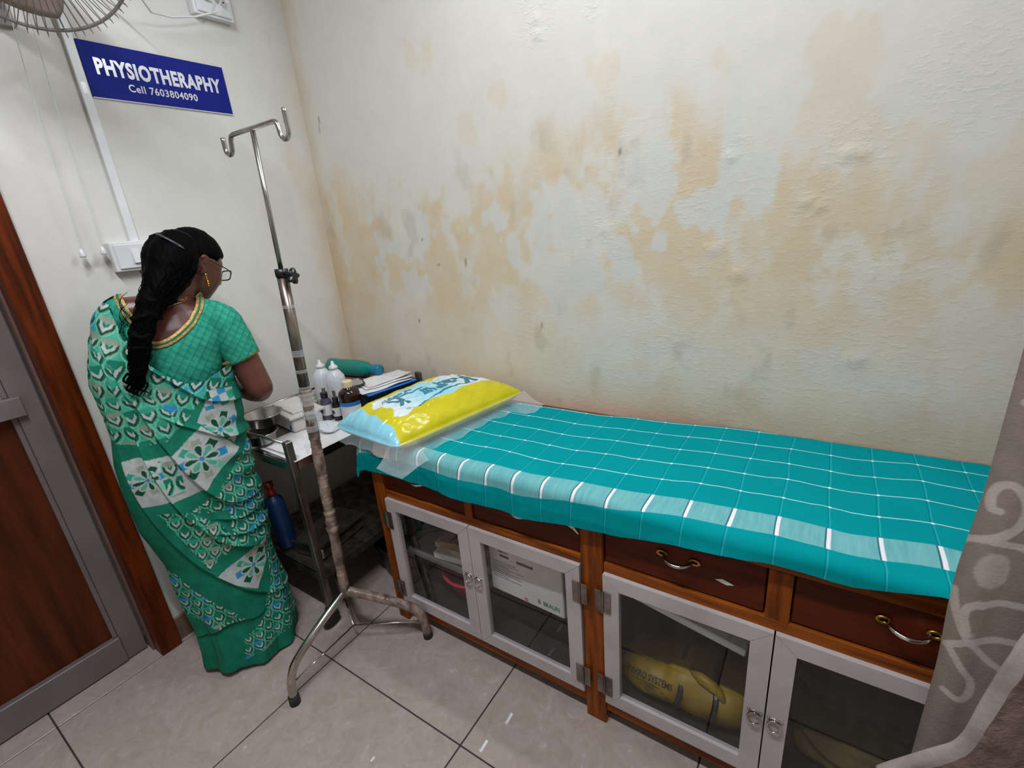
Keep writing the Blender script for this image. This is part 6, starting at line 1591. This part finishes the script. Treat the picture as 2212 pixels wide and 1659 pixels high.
# ---- hair: cap, loose mass gathered at the back and a wavy tail
hairm = mat('black_hair', (4, 4, 5), 0.55, 0, (7, 6, 7), 40, (1, 1, 0.15), bump=0.4, bscale=120, spec=0.03)
def build_hair():
    B = MB(); n1, n2 = 40, 64; vs = []; fs = []
    for i in range(n1 + 1):
        th_ = math.pi * i / n1
        for j in range(n2):
            x, y, z = head_shape(max(0.001, th_), 2 * math.pi * j / n2)
            ang = math.atan2(y, abs(x) + 1e-6)
            k = 1.10
            # hairline: sink the cap under the skin over the face and below the ears
            face = (y > 0.040 and z < 0.045) or (y > -0.030 and z < 0.012) or (y > -0.010 and z < 0.022) or (z < -0.050)
            if face: k = 0.86
            vs.append(H((x * (k + 0.02), y * k, z * k + (0.004 if not face else 0))))
    for i in range(n1):
        for j in range(n2): fs.append((i * n2 + j, i * n2 + (j + 1) % n2, (i + 1) * n2 + (j + 1) % n2, (i + 1) * n2 + j)[::-1])
    B.add(vs, fs)
    # gathered mass and tail as overlapping blobs along a path
    path = [(0.072, -0.004, 1.425), (0.056, -0.022, 1.402), (0.040, -0.035, 1.370), (0.016, -0.058, 1.332), (-0.020, -0.085, 1.290), (-0.052, -0.112, 1.245), (-0.072, -0.130, 1.200), (-0.086, -0.138, 1.155), (-0.100, -0.144, 1.115), (-0.110, -0.148, 1.080)]
    limb(B, path, [0.058, 0.064, 0.063, 0.052, 0.036, 0.027, 0.024, 0.020, 0.013, 0.004], 18, 6)
    limb(B, [(0.036, 0.0, 1.445), (0.022, -0.02, 1.405), (0.012, -0.045, 1.345)], [0.03, 0.042, 0.040], 14, 5)
    o = B.build('hair_raw', None)
    md = o.modifiers.new('r', 'REMESH'); md.mode = 'VOXEL'; md.voxel_size = 0.004; md.use_smooth_shade = True
    sm = o.modifiers.new('s', 'SMOOTH'); sm.factor = 0.5; sm.iterations = 4
    dg = bpy.context.evaluated_depsgraph_get(); me2 = bpy.data.meshes.new_from_object(o.evaluated_get(dg)); bpy.data.objects.remove(o)
    n = len(me2.vertices); P = np.empty(n * 3, np.float32); me2.vertices.foreach_get('co', P); P = P.reshape(-1, 3); N = np.empty(n * 3, np.float32); me2.vertices.foreach_get('normal', N); N = N.reshape(-1, 3)
    wv = 1.6 * np.sin(P[:, 2] * 130 + 40 * P[:, 0] + 6 * fbm(P[:, 0] * 30, P[:, 2] * 30, 301, 3)) * sstep(1.36, 1.24, P[:, 2]) * 0.004
    st2 = (fbm(P[:, 0] * 160, P[:, 2] * 24 + P[:, 1] * 30, 311, 3) - 0.5) * 0.004
    P = P + N * (wv + st2)[:, None]
    me2.vertices.foreach_set('co', P.astype(np.float32).ravel()); me2.update(); me2.materials.append(hairm)
    me2.polygons.foreach_set('use_smooth', [True] * len(me2.polygons)); me2.name = 'hair'
    return link(bpy.data.objects.new('hair', me2), per), path
hair, hpath = build_hair()
lk = MB()
for k in range(220):                                 # loose wavy strands over the tail and around the mass
    i0 = random.uniform(1.0, 6.5); ln = random.uniform(2.0, 4.5); pts = []; ph = random.uniform(0, 6.28); an = random.uniform(-2.7, -0.2)
    R0 = random.uniform(0.9, 1.2)
    for q in range(16):
        t = min(9.3, i0 + ln * q / 15); i = min(int(t), 8); f = min(1.15, t - i)
        p = Vector(hpath[i]) * (1 - f) + Vector(hpath[i + 1]) * f
        r_ = np.interp(t, range(10), [0.058, 0.064, 0.063, 0.052, 0.036, 0.027, 0.024, 0.022, 0.018, 0.012]) * R0
        pts.append(p + Vector((math.cos(an) * r_ + 0.006 * math.sin(q * 1.1 + ph), math.sin(an) * r_ * 0.9, 0.004 * math.cos(q * 0.9 + ph))))
    lk.tube(pts, [0.0013] * 13 + [0.001, 0.0007, 0.0003], 4)
for k in range(14):                                  # flyaway curls beside the shoulder
    z0 = random.uniform(1.20, 1.33); s0 = np.interp(z0, [1.2, 1.33], [-0.10, -0.06]); pts = []
    for q in range(14):
        a = q * 0.55; pts.append((s0 - 0.016 * math.sin(a * 0.5) - 0.010 + 0.006 * math.cos(a + k), -0.11, z0 - q * 0.006 + 0.005 * math.sin(a + k)))
    lk.tube(pts, 0.0006, 4)
for k in range(10):                                  # tail end wisps
    pts = []; ph = k * 0.7
    for q in range(12): pts.append((-0.100 - 0.006 * (k % 5) + 0.012 * math.sin(q * 0.7 + ph), -0.152 - 0.002 * (k % 3), 1.12 - q * 0.0065))
    lk.tube(pts, [0.003] * 8 + [0.0022, 0.0015, 0.001, 0.0005], 5)
lo_ = lk.build('hair_strands', hairm, hair, True); lo_['kind'] = 'stuff'
# clip, glasses, earring, chain
c0, c1 = Vector((0.036, -0.045, 1.470)), Vector((0.090, -0.072, 1.424))
cm = (c0 + c1) / 2 + Vector((-0.002, -0.014, 0.008))
MB().tube([c0 * (1 - t) ** 2 + cm * 2 * t * (1 - t) + c1 * t * t for t in np.linspace(0, 1, 12)], [0.003] + [0.0052] * 10 + [0.002], 8, True, 0.5).build('hair_clip', mat('glossy_dark_clip', (36, 36, 44), 0.12, 0, (60, 60, 70), 6, spec=0.8), per, True)
gl = MB()
for s in (-1, 1):
    pts = [H((s * 0.033 + 0.024 * math.copysign(abs(math.cos(t)) ** 0.5, math.cos(t)), 0.097 - 0.006 * abs(s * 0.033 + 0.024 * math.cos(t)) / 0.05, 0.000 + 0.016 * math.copysign(abs(math.sin(t)) ** 0.5, math.sin(t)))) for t in np.linspace(0, 2 * math.pi, 29)]
    gl.tube(pts, 0.0019, 6)
    gl.tube([H((s * 0.057, 0.092, 0.006)), H((s * 0.074, 0.06, 0.008)), H((s * 0.080, -0.004, 0.010)), H((s * 0.078, -0.022, -0.004))], 0.0017, 6)
gl.tube([H((-0.010, 0.098, 0.002)), H((0, 0.102, 0.004)), H((0.010, 0.098, 0.002))], 0.0017, 6)
gg = gl.build('eyeglasses', M['black_plastic'], per, True)
for s in (-1, 1):
    vs = [H((s * 0.033 + 0.023 * math.copysign(abs(math.cos(t)) ** 0.5, math.cos(t)), 0.0955, 0.0155 * math.copysign(abs(math.sin(t)) ** 0.5, math.sin(t)))) for t in np.linspace(0, 2 * math.pi, 28, endpoint=False)]
    mesh_obj('lens', vs, [tuple(range(28))], filmmat('lens_glass_%d' % s, (235, 238, 240), 0.08, 0.05), gg)
goldm = mat('gold', (232, 176, 64), 0.22, 1.0, (210, 150, 44), 30)
for s in (1, -1):
    e0 = H((s * 0.0765, -0.010, -0.036))
    ob = MB()
    for q, (dz, r_) in enumerate(((0.0, 0.0042), (-0.008, 0.0030), (-0.014, 0.0026), (-0.021, 0.0050), (-0.028, 0.0042), (-0.034, 0.0022))):
        ob.lathe([(0, r_), (r_ * 0.7, r_ * 0.7), (r_, 0), (r_ * 0.7, -r_ * 0.7), (0, -r_)], 12, Matrix.Translation(e0 + Vector((0, 0, dz))))
    ob.tube([e0, e0 + Vector((0, 0, -0.032))], 0.0011, 6); ob.build('earring', goldm, per, True)
ch = []
for p in smooth_poly([(0.075, 0.03, 1.285), (0.066, -0.02, 1.285), (0.035, -0.05, 1.282), (0.0, -0.06, 1.272), (-0.03, -0.04, 1.275), (-0.045, 0.0, 1.28), (-0.045, 0.04, 1.27)], 50):
    q, nn = hug(p, 0.0012); ch.append(q)
MB().tube(ch, 0.0011, 6).build('neck_chain', goldm, per, True)
